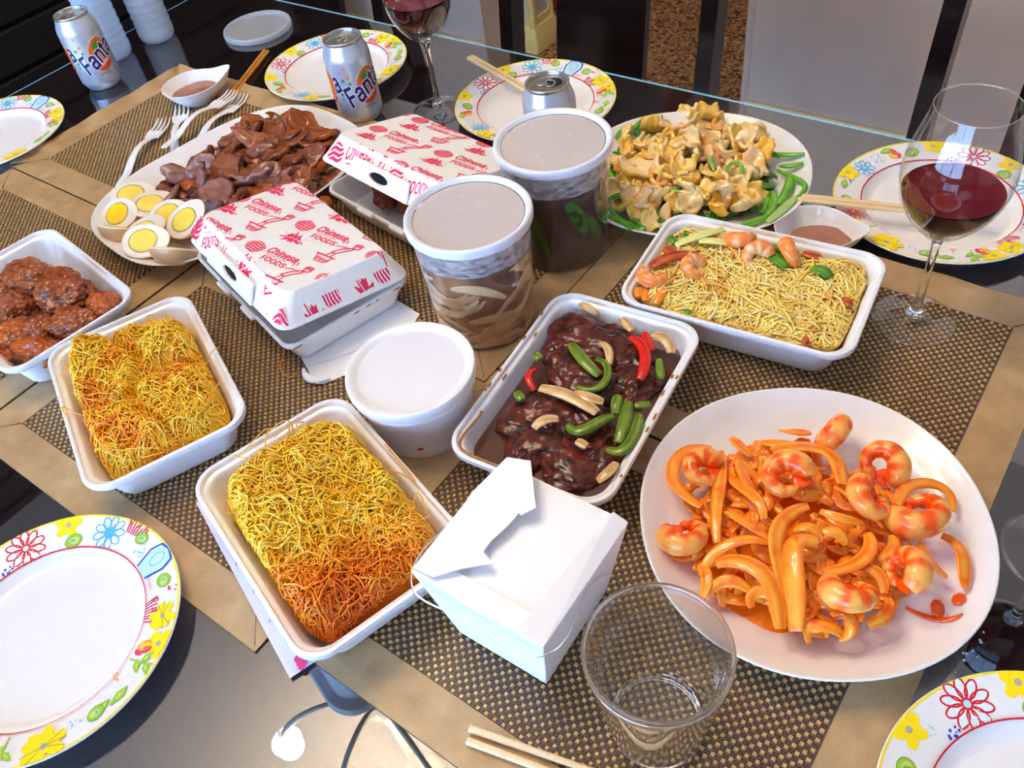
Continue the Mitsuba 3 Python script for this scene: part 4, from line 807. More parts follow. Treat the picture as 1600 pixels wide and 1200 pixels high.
for i, q in enumerate(EGG):
    x, y, z = q[0]; k = thing('egg_half', e_lab[i], 'egg', 'halved boiled eggs on the oval platter')
    y_ = lin(252, 206, 10) if i == 1 else lin(250, 222, 92) if i in (2, 7) else lin(246, 218, 84)
    b_, ring, yo = egg(i); E = axis_rot((.8136, .5815, 0), [16, 24, 8, 18, 22, -40, 14, 26, -44][i]) @ axis_rot((-.6787, .7344, 0), [10, -12, 14, -6, -10, 12, -8, 6, 8][i]) @ rot([50, 20, 75, 30, 80, 25, 60, 40, 35][i])
    at = (x, y, MT + [.030, .031, .033, .034, .040, .032, .033, .040, .038][i])
    put(k, 'egg_white', Mesh().add(*b_), 'mat_vc_gloss', R=E, at=at)
    put(k, 'yolk_rim', Mesh().add(*ring, lin(170, 168, 120)), 'mat_vc_gloss', R=E, at=at); put(k, 'yolk', Mesh().add(*yo, y_), 'mat_vc_matte', R=E, at=at)

# ------------------------------------------------------------------ fried chicken
c_lab = ['large knobbly chicken piece at the back left of the tray', 'large rounded chicken piece in the middle of the tray', 'pale-ridged chicken piece at the front middle', 'smooth oblong chicken piece at the right end of the tray', 'chicken piece at the left frame edge, behind the orange one', 'small crumbly chicken piece between the two front ones', 'orange-brown chicken piece at the left front', 'flat chicken piece along the front wall of the tray', 'small chicken piece low in the front right', 'chicken piece half outside the left frame edge', 'small chicken strip on the right tray wall']
c_rad = [(.034, .028, .022), (.036, .028, .022), (.027, .019, .017), (.017, .025, .016), (.026, .022, .02), (.018, .018, .017), (.028, .026, .02), (.032, .016, .015), (.024, .014, .013), (.026, .024, .018), (.012, .02, .012)]
CK = [lin(150, 76, 36), lin(104, 52, 32), lin(176, 104, 60), lin(188, 92, 28)]
TC = TR_CH[1]
for i, q in enumerate(CHICKEN):
    x, y, z = q[0]; k = thing('chicken_piece', c_lab[i], 'chicken', 'fried chicken pieces')
    x, y = inside((x, y), TR_CH, max(c_rad[i][:2]) * .72)
    v, f, u = blob(c_rad[i], .34, 1.7, i + 2, 5, .09); n_ = meshkit.fbm(v * 130 + i, 4, i); n3 = meshkit.fbm(v * 45 + i * 3, 2, i + 9)
    c = mixc(CK[1], CK[3] if i in (6, 7, 3) else CK[0], mikit_step(.25, .6, n_)); c = mixc(c, CK[2], mikit_step(.58, .8, n3) * .8)
    put(k, None, Mesh().add(v, f, c), 'mat_vc_gloss', R=euler(0, 0, i * 47 + 20 if i in (4, 5, 6, 9) else [10, -20, 30, 60, 0, 0, 0, 12, 8, 0, 70][i]), at=(x, y, [.038, .044, .04, .036, .034, .038, .032, .032, .028, .03, .034][i] + MT))
k = thing('chicken_crumbs', 'brown fried scraps filling the bottom of the chicken tray', 'chicken', kind='stuff')
M = Mesh(); g = np.random.default_rng(8)
for i in range(46):
    v, f, u = blob(np.array([.016, .012, .010]) * g.uniform(.7, 1.2), .35, 2, i, 2); p = np.array([g.uniform(-.077, .077), g.uniform(-.044, .044), .019]); M.add(v + p, f, mixc(CK[1], CK[0], g.uniform()))
put(k, None, M, 'mat_vc_gloss', R=TR_CH[0], at=TC)

# ------------------------------------------------------------------ beef with peppers
k = thing('gravy', 'dark brown gravy in the beef tray', 'gravy', kind='stuff')
put(k, None, loft([(.188, .116, .018, .006), (.2035, .1305, .0195, .0275), (.2035, .1305, .0195, .0280)], 9), 'mat_gravy', R=TR_BF[0], at=TR_BF[1], smooth=40)
M = Mesh(); g = np.random.default_rng(19)      # dried drips on the rim of the beef tray
for i in range(15):
    s_ = g.uniform(-.085, .085); side = 1 if i < 9 else -1
    v, f, u = blob(np.array([g.uniform(.0015, .0045), .0010, .0005]), .2, 2, i, 2); M.add(v + [s_, side * (.0770 if i % 3 else .0715), .0502 if i % 3 else .0462], f, lin(150, 92, 30))
P = np.array([[-.060, .0702, .0462], [-.092, .0702, .0462], [-.1035, .0660, .0462], [-.1068, .055, .0462], [-.1068, .01, .0462], [-.1068, -.02, .0462]])
M.add(*tubes(spline(P, 40), .0012, 6, .5), lin(166, 104, 36)); put('food_tray_002', 'sauce_stain', M, 'mat_vc_gloss', R=TR_BF[0], at=TR_BF[1], kind='stuff', label='brown drips on the rim')
b_rad = [(.021, .017, .012), (.022, .018, .011), (.016, .014, .012), (.018, .016, .010), (.018, .015, .012), (.02, .016, .012), (.017, .014, .010), (.017, .015, .011), (.02, .016, .011), (.019, .015, .011), (.014, .01, .009), (.02, .015, .011), (.016, .013, .010), (.017, .012, .009), (.023, .014, .010), (.016, .012, .009), (.021, .013, .008), (.015, .01, .009)]
for i, q in enumerate(MEAT):
    x, y, z = q[0]; k = thing('beef_piece', f"{'small' if b_rad[i][0] < .0165 else 'large'} dark beef slice in gravy at the {where(q[0], TR_BF[1], .09)} of the beef tray", 'beef', 'beef slices in gravy')
    x, y = inside((x, y), TR_BF, b_rad[i][0] * 1.3)
    v, f, u = blob(np.array(b_rad[i]) * [1.5, 1.45, 1.0], .32, 1.7, i + 40, 4, .08); n_ = meshkit.fbm(v * 120 + i, 4, i)
    c = mixc(lin(46, 15, 12), lin(104, 42, 30), mikit_step(.25, .75, n_))
    put(k, None, Mesh().add(v, f, c), 'mat_beef', R=euler(0, 0, i * 37), at=(x, y, .0315 + MT + (.004 if i in (0, 1, 4, 5) else 0)))
def veg(lists, name, cat, group, labs, w, th, ca, cb, seed, dz, default):
    for i, L in enumerate(lists):
        k = thing(name, labs.get(i, default), cat, group)
        P = np.array(L) + [0, 0, dz + MT + (.004 if cat in ('pepper', 'onion strip') else 0)]; P[:, 2] += .003 * np.sin(np.linspace(0, np.pi, len(P)))
        ww = (w[i] if isinstance(w, (list, tuple)) else w) * 1.2
        M = Mesh(); M.add(*strip(P, ww, th, ca, cb, seed + i, .6)); put(k, None, M, 'mat_vc_wet')
veg(PEPPER, 'green_pepper_strip', 'pepper', 'green pepper strips in the beef', {0: 'thick straight green pepper strip on the upper beef slice', 1: 'thin green pepper strip curled like a hook in the middle of the beef', 2: 'short upright green pepper strip beside the longest one', 3: 'long green pepper strip standing at the right of the beef', 4: 'green pepper strip lying flat with a bright cut end', 5: 'green pepper strip curving along the right wall of the beef tray', 6: 'green pepper end tucked against the right wall', 7: 'small green pepper tip at the left of the gravy', 8: 'small green pepper piece near the upper left wall', 9: 'short green pepper piece at the right, below the red strip'},
    [.0105, .0065, .009, .0105, .0095, .009, .007, .008, .009, .007], .006, lin(58, 88, 14), lin(128, 150, 44), 3, .006, 'green pepper strip in the beef')
veg(REDPEP, 'red_pepper_strip', 'pepper', 'red pepper strips in the beef', {0: 'long bright red pepper strip at the upper right of the beef', 1: 'short red pepper strip beside the long red one', 2: 'thin red pepper strip at the left of the beef'}, [.0095, .009, .006], .005, lin(190, 12, 10), lin(232, 40, 20), 9, .006, '')
veg(BONION, 'onion_strip', 'onion strip', 'onion strips in the beef', {0: 'long pale onion strip lying across the middle of the beef', 1: 'pinkish onion strip right of the longest one', 2: 'yellowish onion piece at the lower left of the beef', 3: 'brownish onion strip beside the green peppers', 4: 'onion strip in the back left corner of the beef tray', 5: 'onion piece at the back wall of the beef tray', 6: 'clear onion slice at the right wall of the beef tray', 7: 'onion slice at the front right corner of the beef tray', 8: 'small onion piece in the front gravy'}, [.0115, .010, .009, .007, .008, .008, .010, .008, .008], .004, lin(190, 136, 70), lin(236, 204, 150), 15, .0065, '')

# ------------------------------------------------------------------ thin noodles with shrimp
def h3(x):
    x = np.asarray(x); d = np.minimum((.104 - np.abs(x[:, 0])) / .018, (.068 - np.abs(x[:, 1])) / .014).clip(0, 1)
    return .033 + d ** .7 * (.010 + .013 * (n2(x, 24, 15) - .45))
def c3(x, u): return mixc(mixc(lin(246, 224, 140), lin(252, 220, 96), u), lin(230, 174, 62), mikit_step(.5, .75, n2(x, 40, 18) + .2 * (u - .5)))
k = thing('thin_noodles', 'tangled thin pale yellow noodles in the tray with shrimp', 'noodles', kind='stuff')
M = Mesh(); v, f = heap(lambda P: h3(P) - .009, lx=.1003, ly=.0643, z0=.5); M.add(v, f, c3(v[:, :2], v[:, 0] * 0) * .75)
M.add(*strands(1150, h3, lambda g, m: np.stack([g.uniform(-.098, .098, m), g.uniform(-.063, .063, m)], 1), 61, lambda p, g: c3(p.reshape(-1, 3)[:, :2], np.repeat(g.uniform(0, 1, len(p)), p.shape[1])), r=.00118, curl=.19, steps=32, ds=.0044, lift=.0035, up=.003, lim=(.102, .0655)))
put(k, None, M, 'mat_vc_gloss', R=TR_SP[0], at=TR_SP[1])
g = np.random.default_rng(3)
for i in range(26):
    x, y = g.uniform(-.085, .085), g.uniform(-.052, .052); z = h3(np.array([[x, y]]))[0]
    k = thing('bean_sprout', 'pale bean sprout lying over the thin noodles', 'bean sprout', 'bean sprouts on the thin noodles')
    th = g.uniform(0, 6.28); l = g.uniform(.012, .022)
    P = np.array([[x + l * s * math.cos(th) - .006 * s * s * math.sin(th), y + l * s * math.sin(th) + .006 * s * s * math.cos(th), z + .0035 + .001 * s] for s in np.linspace(-1, 1, 6)])
    M = Mesh(); v, f = tubes(spline(P, 14), np.linspace(.0018, .0010, 14), 7); M.add(v, f, mixc(lin(238, 226, 170), lin(224, 204, 120), g.uniform())); put(k, None, M, 'mat_vc_gloss', R=TR_SP[0], at=TR_SP[1])
for i, q in enumerate(T_SHRIMP):
    x, y, z = q[0]; k = thing('shrimp', ['pink shrimp in the left corner of the thin noodle tray', 'largest pink shrimp in the thin noodle tray, second from its left corner', 'pink shrimp next to the snow peas', 'pink shrimp at the back wall of the thin noodle tray', 'pink shrimp half hidden at the right of the snow peas'][i], 'shrimp', 'shrimp in the thin noodles')
    b, t = curl_shrimp(.0125, .0085, i + 31, .7, lin(252, 204, 156), lin(244, 140, 62), inner=-1.0); E = euler([10, 14, 40, 30, 60][i], [0, 10, -10, 0, 0][i], [150, 80, 40, 200, 120][i])
    put(k, 'body', Mesh().add(*b), 'mat_vc_wet', R=E, at=(x, y, z + .004 + MT)); put(k, 'tail', t, 'mat_vc_wet', R=E, at=(x, y, z + .004 + MT))
veg(T_HAM, 'ham_strip', 'ham', 'ham strips in the thin noodles', {0: 'long red-brown ham strip above the left shrimp', 1: 'small red ham piece at the back left', 2: 'dark red ham strip at the back right', 3: 'round dark red ham piece at the right of the noodles', 4: 'dark red ham scrap at the front right', 5: 'tiny red ham tip at the back wall'}, [.013, .012, .010, .012, .010, .006], .005, lin(150, 36, 18), lin(206, 104, 50), 21, .004, '')
veg(T_PEA, 'snow_pea', 'snow pea', 'snow peas in the thin noodles', {0: 'long flat snow pea across the back of the noodles', 1: 'snow pea crossing under the long one', 2: 'snow pea at the right of the noodles', 3: 'pale green pea end at the back left corner', 4: 'dark green bit at the back left', 5: 'dark green bit at the front wall'}, [.010, .012, .012, .008, .007, .006], .0035, lin(50, 112, 18), lin(104, 160, 46), 31, .004, '')
veg(T_SCAL, 'scallion_piece', 'scallion', None, {0: 'long pale green scallion stalk at the back left of the noodles', 1: 'short yellow scallion stalk below the long one'}, [.009, .008], .005, lin(214, 220, 110), lin(240, 232, 160), 41, .005, '')
veg(T_CARROT, 'carrot_strip', 'carrot', 'carrot strips in the thin noodles', {0: 'longest carrot strip at the left front of the noodles', 1: 'middle carrot strip at the left front', 2: 'short carrot strip in the left front corner'}, .0085, .005, lin(236, 122, 20), lin(246, 160, 60), 51, .004, '')

# ------------------------------------------------------------------ soup containers
def deli(cx, cy, label, h, Rl, Rb, level, mat, z=MT + .0006):
    k = thing('soup_container', label, 'container', 'clear soup containers with frosted lids')
    Rt = Rl - .0035; at = (cx, cy, z); R_ = lambda q: Rb + (Rt - Rb) * (q / (h - .012))
    put(k, 'wall', lathe([(0, .0012), (Rb - .006, .0012), (Rb - .001, .0025), (Rb, .007)] + [(R_(q), q) for q in np.linspace(.012, h - .008, 12)], 80), 'mat_deli_wall', at=at)
    fz = level + .004
    put(k, 'steamed_band', lathe([(R_(q) - .0006, q) for q in np.linspace(fz, h - .009, 5)], 80), 'mat_deli_frost', at=at, label='steamed-up band below the lid')
    put(k, 'soup', lathe([(0, .0022), (Rb - .007, .0022), (Rb - .002, .0035), (Rb - .0024, .007)] + [(R_(q) - .0024, q) for q in np.linspace(.012, level, 8)] + [(R_(level) - .004, level + .0004), (0, level + .0004)], 80), mat, at=at)
    put(k, 'lid', lathe([(Rt - .006, h - .006), (Rt - .0045, h - .0055), (Rt - .0052, h - .0042), (0, h - .0042)][::1], 80), 'mat_deli_lid', at=at, label='sunken frosted panel of the lid')
    rim = smoothprof([(Rl - .0012, h - .0105), (Rl, h - .009), (Rl + .0004, h - .004), (Rl - .0004, h - .0008), (Rl - .002, h), (Rl - .0045, h - .0006), (Rl - .0075, h - .0042)], 4)
    put(k, 'lid_rim', lathe(rim, 90), 'mat_deli_rim', at=at, label='thick pale rim of the lid')
    a = math.radians(135); T0 = np.array([Rl * math.cos(a), Rl * math.sin(a), h - .008])
    put(k, 'lid_tab', tubes(np.array([T0 * [.98, .98, 1], T0 * [1.045, 1.045, 1]]), np.array([.007, .004]), 10, .18), 'mat_deli_rim', at=at)
    g = np.random.default_rng(int(abs(cx) * 1e4)); M = Mesh()
    for i in range(16):
        a, q = g.uniform(0, 6.28), math.sqrt(g.uniform()) * (Rl - .014); M.add(*[x for x in (lambda v, f, u: (v + [q * math.cos(a), q * math.sin(a), h - .0042], f))(*blob((.0008, .0008, .0004), 0, 1, 1, 2))])
    put(k, 'lid_droplets', M, 'mat_deli_rim', at=at, kind='stuff')
    return k, at, R_
k, at, R_ = deli(-.4811, .4999, 'tall clear container of brown noodle soup with a frosted lid, nearer the beef tray', .1415, .0637, .0525, .1005, 'mat_broth')
g = np.random.default_rng(6)
for i in range(46):   # flat rice noodles pressed against the wall
    a, q = g.uniform(-2.6, 1.0), .010 + .085 * ((i * 17) % 46) / 46; l = g.uniform(.25, .7); sl = g.uniform(-.5, .5); w = g.uniform(.0035, .0065)
    t = np.linspace(-1, 1, 14); aa = a + l * t; zz = np.clip(q + .03 * sl * t + .010 * t * t * g.choice([-1, 1]), .006, .0985); rr_ = np.array([R_(x) for x in zz]) - .0013
    P = np.stack([rr_ * np.cos(aa), rr_ * np.sin(aa), zz], 1); up = np.stack([np.cos(aa), np.sin(aa), aa * 0], 1)
    v, f = tubes(P, w * np.sin(np.linspace(.35, 2.8, 14)), 8, .12, up=up[None])
    put(k, 'rice_noodle', Mesh().add(v, f, mixc(lin(232, 196, 146), lin(176, 122, 74), g.uniform())), 'mat_vc_wet', at=at)
k, at, R_ = deli(-.4775, .6440, 'tall clear container of dark broth with green vegetables and a frosted lid, nearer the clams', .1415, .0637, .0525, .1000, 'mat_darkbroth')
for i, (a0, z0, z1, w) in enumerate(((-1.9, .095, .03, .006), (-1.55, .09, .02, .004), (-.75, .098, .05, .009), (-.35, .07, .03, .006), (-2.5, .07, .02, .004), (.1, .06, .02, .006))):
    t = np.linspace(0, 1, 14); aa = a0 + .35 * t; zz = z0 + (z1 - z0) * t; rr_ = np.array([R_(x) for x in zz]) - .0013
    v, f = tubes(np.stack([rr_ * np.cos(aa), rr_ * np.sin(aa), zz], 1), w * np.sin(np.linspace(.5, 2.7, 14)), 8, .15, up=np.stack([np.cos(aa), np.sin(aa), aa * 0], 1)[None])
    put(k, 'green_vegetable', Mesh().add(v, f, lin(46, 110, 20)), 'mat_vc_wet', at=at)
# small white tub
k = thing('food_tub', 'small white plastic tub with a lid, in front of the noodle soup container', 'container')
at = (-.4462, .3502, MT + .0006); h, Rl, Rb = .0775, .0609, .0475
put(k, 'body', lathe(smoothprof([(0, .0015), (Rb - .006, .0015), (Rb - .002, 0), (Rb, .003), (Rb + .003, .02), (Rl - .004, h - .012), (Rl - .004, h - .008)], 4), 80), 'mat_cup', at=at)
put(k, 'lid', lathe([(Rl - .010, h - .005), (Rl - .0105, h - .0036), (0, h - .0036)], 80), 'mat_cup', at=at)
put(k, 'lid_rim', lathe(smoothprof([(Rl - .003, h - .0115), (Rl - .0012, h - .0110), (Rl, h - .009), (Rl + .0004, h - .004), (Rl - .0006, h - .0006), (Rl - .002, h), (Rl - .0055, h - .0006), (Rl - .0105, h - .0038)], 4), 90), 'mat_plastic', at=at)
put(k, 'lid_ridge', lathe(smoothprof([(Rl - .0035, h - .0175), (Rl - .0018, h - .016), (Rl - .0018, h - .0135), (Rl - .003, h - .0120)], 4), 90), 'mat_plastic', at=at)
v, f, u = blob((.0035, .0008, .0014), .4, 2, 3, 2); a = math.radians(-52)
put(k, 'sauce_spot', Mesh().add(v, f, lin(170, 40, 40)), 'mat_vc_gloss', R=rot(math.degrees(a) + 90), at=(at[0] + (Rb + .0034) * math.cos(a), at[1] + (Rb + .0034) * math.sin(a), .022), label='small red spot')
# spare lid at the back
k = thing('container_lid', 'spare round frosted lid lying on the bare glass at the far corner', 'lid')
Rl = .0615
put(k, 'panel', lathe([(Rl - .008, .003), (0, .003)], 70), 'mat_lidclear', at=(-1.307, .914, .0008))
put(k, 'rim', lathe(smoothprof([(Rl - .008, .003), (Rl - .006, .0075), (Rl - .003, .0095), (Rl - .001, .0085), (Rl, .004), (Rl - .0005, 0.0003)], 4), 90), 'mat_lidclear', at=(-1.307, .914, .0008))

# ------------------------------------------------------------------ glassware
def wine_glass(cx, cy, label, level, z=MT):
    k = thing('wine_glass', label, 'wine glass', 'stemmed glasses of red wine')
    at = (cx, cy, z)
    out = smoothprof([(0, .0002), (.036, .0002), (.0383, .0009), (.0372, .0021), (.022, .0045), (.0095, .0095), (.0050, .020), (.0037, .040), (.0036, .075), (.0042, .095), (.0085, .1055), (.0180, .1120), (.0270, .1215), (.0362, .1340), (.0424, .1480), (.0457, .1630), (.0462, .1760), (.0440, .1920), (.0405, .2060), (.0362, .2230), (.0336, .2355)], 4)
    inn = smoothprof([(.0328, .2358), (.0353, .2230), (.0396, .2060), (.0431, .1920), (.0453, .1760), (.0448, .1630), (.0415, .1480), (.0352, .1350), (.0255, .1235), (.0150, .1160), (.006, .1132), (0, .1128)], 4)
    cut = np.argmin(np.abs(out[:, 1] - .1055)); low = np.argmin(np.abs(out[:, 1] - .0095)); stem = np.vstack([[(0, .0088)], out[low:cut + 1], [(.0060, .1062), (0, .1066)]])
    put(k, 'stem', lathe(stem, 60), 'mat_glass', at=at, label='clear stem')
    i0 = np.argmax(out[:low, 0]); put(k, 'foot', lathe(out[i0:low + 1], 96), 'mat_sheetglass', at=at, label='thin round clear foot')
    put(k, 'foot_rim', lathe([(.0378 + .0009 * math.cos(t), .0012 + .0010 * math.sin(t)) for t in np.linspace(0, 2 * np.pi, 10)[:-1]], 110, closed=True), 'mat_glass', at=at)
    put(k, 'bowl', lathe(out[cut:], 110), 'mat_sheetglass', at=at, label='thin clear bowl')
    put(k, 'rim', lathe([(.0336 + .0005 * math.cos(t), .2355 + .0006 * math.sin(t)) for t in np.linspace(0, 2 * np.pi, 10)[:-1]], 110, closed=True), 'mat_glass', at=at)
    q = inn[inn[:, 1] < level - .001][::-1] * [.975, 1] + [0, .0004]
    put(k, 'wine', lathe(q[q[:, 1] < level], 72), 'mat_wine', at=at, label='dark red wine')
    Rw = np.interp(level, inn[::-1, 1], inn[::-1, 0]) * .975
    put(k, 'wine_surface', lathe([(Rw, level + .0004), (Rw - .003, level - .0002), (0, level - .0002)], 72), 'mat_winetop', at=at)
wine_glass(-.0959, .7047, 'wine glass of red wine standing on the mat right of the thin noodle tray', .1545)
wine_glass(-.8175, .8305, 'wine glass of red wine cut off by the top edge, between two floral plates', .166, z=.0004)
def tumbler(cx, cy, label, h, Rt, Rb, z):
    k = thing('tumbler', label, 'glass')
    prof = smoothprof([(0, .0015), (Rb - .006, .0015), (Rb - .0015, .0004), (Rb, .0035), (Rb + (Rt - Rb) * .5, h * .5), (Rt, h - .002), (Rt - .0009, h), (Rt - .0022, h - .002), (Rb + (Rt - Rb) * .5 - .0024, h * .5), (Rb - .0024 + .0015, .016), (Rb - .007, .0115), (0, .0105)], 5)
    at = (cx, cy, z)
    put(k, 'outer_wall', lathe([p for p in prof.tolist() if p[1] > .010 and p[0] > Rb - .001 and p[1] < h - .001][:14], 110), 'mat_sheetglass', at=at)
    put(k, 'inner_wall', lathe([(q - .0024, zz_) for q, zz_ in [p for p in prof.tolist() if p[1] > .012 and p[0] > Rb - .001 and p[1] < h - .001][:14]], 110), 'mat_sheetglass', at=at)
    put(k, 'base', lathe(smoothprof([(0, .0012), (Rb - .006, .0012), (Rb - .002, .0003), (Rb - .0002, .003), (Rb - .0001, .0095), (Rb - .002, .0115), (Rb - .008, .0105), (0, .0100)], 4), 96), 'mat_glass', at=at, label='thick glass base')
    put(k, 'rim', lathe([(Rt - .0011 + .0012 * math.cos(t), h - .0014 + .0014 * math.sin(t)) for t in np.linspace(0, 2 * np.pi, 12)[:-1]], 120, closed=True), 'mat_glass', at=at)
tumbler(-.1133, .2121, 'empty clear tumbler between the takeout box and the shrimp plate', .118, .0476, .0335, MT + .0016)
wine_glass(.0817, .4978, 'wine glass with only its round foot showing at the right edge beside the shrimp plate', .150, z=.0004)
# water bottles
def bottle(cx, cy, label):
    k = thing('water_bottle', label, 'bottle', 'clear plastic water bottles')
    P = [(0, .004), (.020, .003), (.026, .0005), (.0305, .006), (.0318, .014)]
    for i in range(7): z = .022 + i * .013; P += [(.0318, z), (.0302, z + .0045), (.0318, z + .009)]
    P += [(.0318, .118), (.0318, .150), (.029, .166), (.019, .186), (.0135, .196), (.0130, .208)]
    put(k, 'body', lathe(P, 60), 'mat_bottle', at=(cx, cy, .0006), smooth=50)
    put(k, 'water', lathe([(0, .006), (.026, .004), (.0290, .012), (.0288, .12), (.0288, .158), (0, .158)], 48), 'mat_lidclear', at=(cx, cy, .0006))
    put(k, 'cap', lathe([(0.0148, .200), (.0148, .215), (.0135, .2165), (0, .2165)], 40), 'mat_plastic', at=(cx, cy, .0006), smooth=40)
    M = Mesh()
    for i, z in enumerate((.120, .152)): M.add(*lathe([(.0320, z - .0005), (.0321, z), (.0320, z + .0005)], 50))
    put(k, 'label_edge', M, 'mat_plate', at=(cx, cy, .0006))
bottle(-1.493, .735, 'water bottle standing directly behind the far left soda can')
bottle(-1.473, .817, 'water bottle to the right of the one behind the far left soda can')

# ------------------------------------------------------------------ soda cans
CANP = smoothprof([(.0235, .0030), (.0250, .0004), (.0268, .0018), (.0300, .0075), (.0326, .0125)], 4).tolist() + [(.0331, .015), (.0331, .0965)] + smoothprof([(.0331, .0965), (.0322, .1020), (.0298, .1085), (.0276, .1145), (.0266, .1175)], 4).tolist()
NAVY, WHT = lin(24, 34, 98), lin(238, 242, 248)
def can_art(variant):
    """Layers of (shape in (arc length, height), colour) centred on s = 0."""
    L = []
    big = text_poly('Fanta', .0155, True); x0, y0, x1, y1 = big.bounds; big = affinity.translate(big, -(x0 + x1) / 2, -(y0 + y1) / 2)
    big = affinity.rotate(affinity.skew(affinity.scale(big, 1.22, 1.8, origin=(0, 0)), 8), 24, origin=(0, 0))
    orange = affinity.translate(affinity.rotate(affinity.scale(Point(0, 0).buffer(1, 24), .0165, .0250, origin=(0, 0)), -14, origin=(0, 0)), .004, .003)
    L += [(orange.buffer(.0009), WHT), (orange, lin(238, 104, 30)), (affinity.translate(affinity.rotate(ellp(0, 0, .0075, .0048, 0), 38, origin=(0, 0)), .003, .0165), lin(60, 146, 50)),
          (affinity.translate(ellp(0, 0, .014, .0085, 20), .006, -.0165), lin(232, 74, 30))]
    L += [(big.buffer(.0011), WHT), (big, NAVY)]
    z = text_poly('ZERO', .0048, True); z = affinity.translate(affinity.rotate(z, 22, origin=(0, 0)), .000, -.0185); L.append((z, WHT))
    o = text_poly('ORANGE', .0030); x0, _, x1, _ = o.bounds; L.append((affinity.translate(o, -(x0 + x1) / 2, -.0305), lin(70, 66, 90)))
    return L
def can_wrap(parent, at, ang, art, zc):
    M = Mesh(); n = 0
    for copy in (0, -2.05):
        for g_, c in art:
            v, f = flat(g_.simplify(.00014), .0045); n += 1
            if not len(v): continue
            a = ang + copy + v[:, 0] / .0331; r = .0331 + .00012 + .00005 * (n % 12); M.add(np.stack([r * np.cos(a), r * np.sin(a), v[:, 1] + zc], 1), f, c)
    g = np.random.default_rng(2)
    for side in (ang + 1.35, ang - 1.02):
        for i in range(13):
            s, z, q = g.normal(0, .008), g.uniform(-.035, .032), g.uniform(.0012, .0036)
            v, f = flat(Polygon([(q * math.cos(t) * g.uniform(.9, 1.1), q * math.sin(t)) for t in np.linspace(0, 6.28, 16)[:-1]]), .003)
            a = side + (v[:, 0] + s) / .0331; r = .0331 + .0001
            M.add(np.stack([r * np.cos(a), r * np.sin(a), v[:, 1] + z + zc], 1), f, [lin(50, 160, 80), lin(240, 160, 80), lin(60, 180, 190), lin(236, 130, 90)][i % 4])
    put(parent, 'printed_logo', M, 'mat_vc_can', at=at, smooth=False, label='printed fruit logo and lettering')
def can(cx, cy, ang, label, opened=False, z=.0004):
    k = thing('soda_can', label, 'can', 'silver orange soda cans'); at = (cx, cy, z)
    put(k, 'body', lathe(CANP, 90), 'mat_can', at=at, smooth=50)
    top = smoothprof([(.0266, .1172), (.0272, .1190), (.0272, .1212), (.0262, .1220), (.0249, .1212), (.0243, .1170), (.0236, .1150), (.0228, .1158), (.0222, .1172)], 4).tolist() + [(0, .1172)]
    put(k, 'lid', lathe(top, 80), 'mat_canlid', at=at, smooth=50)
    d = math.radians(ang) + (math.pi * .75 if opened else 0)
    ring = np.array([[.0062 * math.cos(t) - .003, .0078 * math.sin(t), .1186] for t in np.linspace(0, 2 * np.pi, 25)])
    M = Mesh(); M.add(*tubes(ring, .0012, 8, .6)); v, f, u = blob((.0065, .005, .0011), 0, 1, 1, 3); M.add(v + [.007, 0, .1185], f)
    if not opened: put(k, 'tab', M, 'mat_canlid', R=rot(math.degrees(d)), at=at)
    else:
        put(k, 'tab', M, 'mat_canlid', R=rot(215), at=at)
        m = affinity.scale(Point(0, 0).buffer(1, 20), .0085, .0105, origin=(0, 0)); v, f = flat(m, .01)
        c, s = math.cos(math.radians(60)), math.sin(math.radians(60)); v = v @ np.array([[c, s], [-s, c]]) + [.0105 * c, .0105 * s]
        put(k, 'mouth_opening', (np.c_[v, np.full(len(v), .1176)], f), 'mat_dark', at=at, smooth=False, label='black open mouth')
    can_wrap(k, at, math.radians(ang), can_art(0), .058)
can(-1.422, .660, -8, 'unopened silver orange soda can at the far left, in front of a water bottle')
can(-.917, .7697, -14, 'unopened silver orange soda can in front of a floral plate, beyond the sliced meat')
can(-.5774, .7783, -112, 'opened silver orange soda can behind the tall container of dark broth', opened=True)

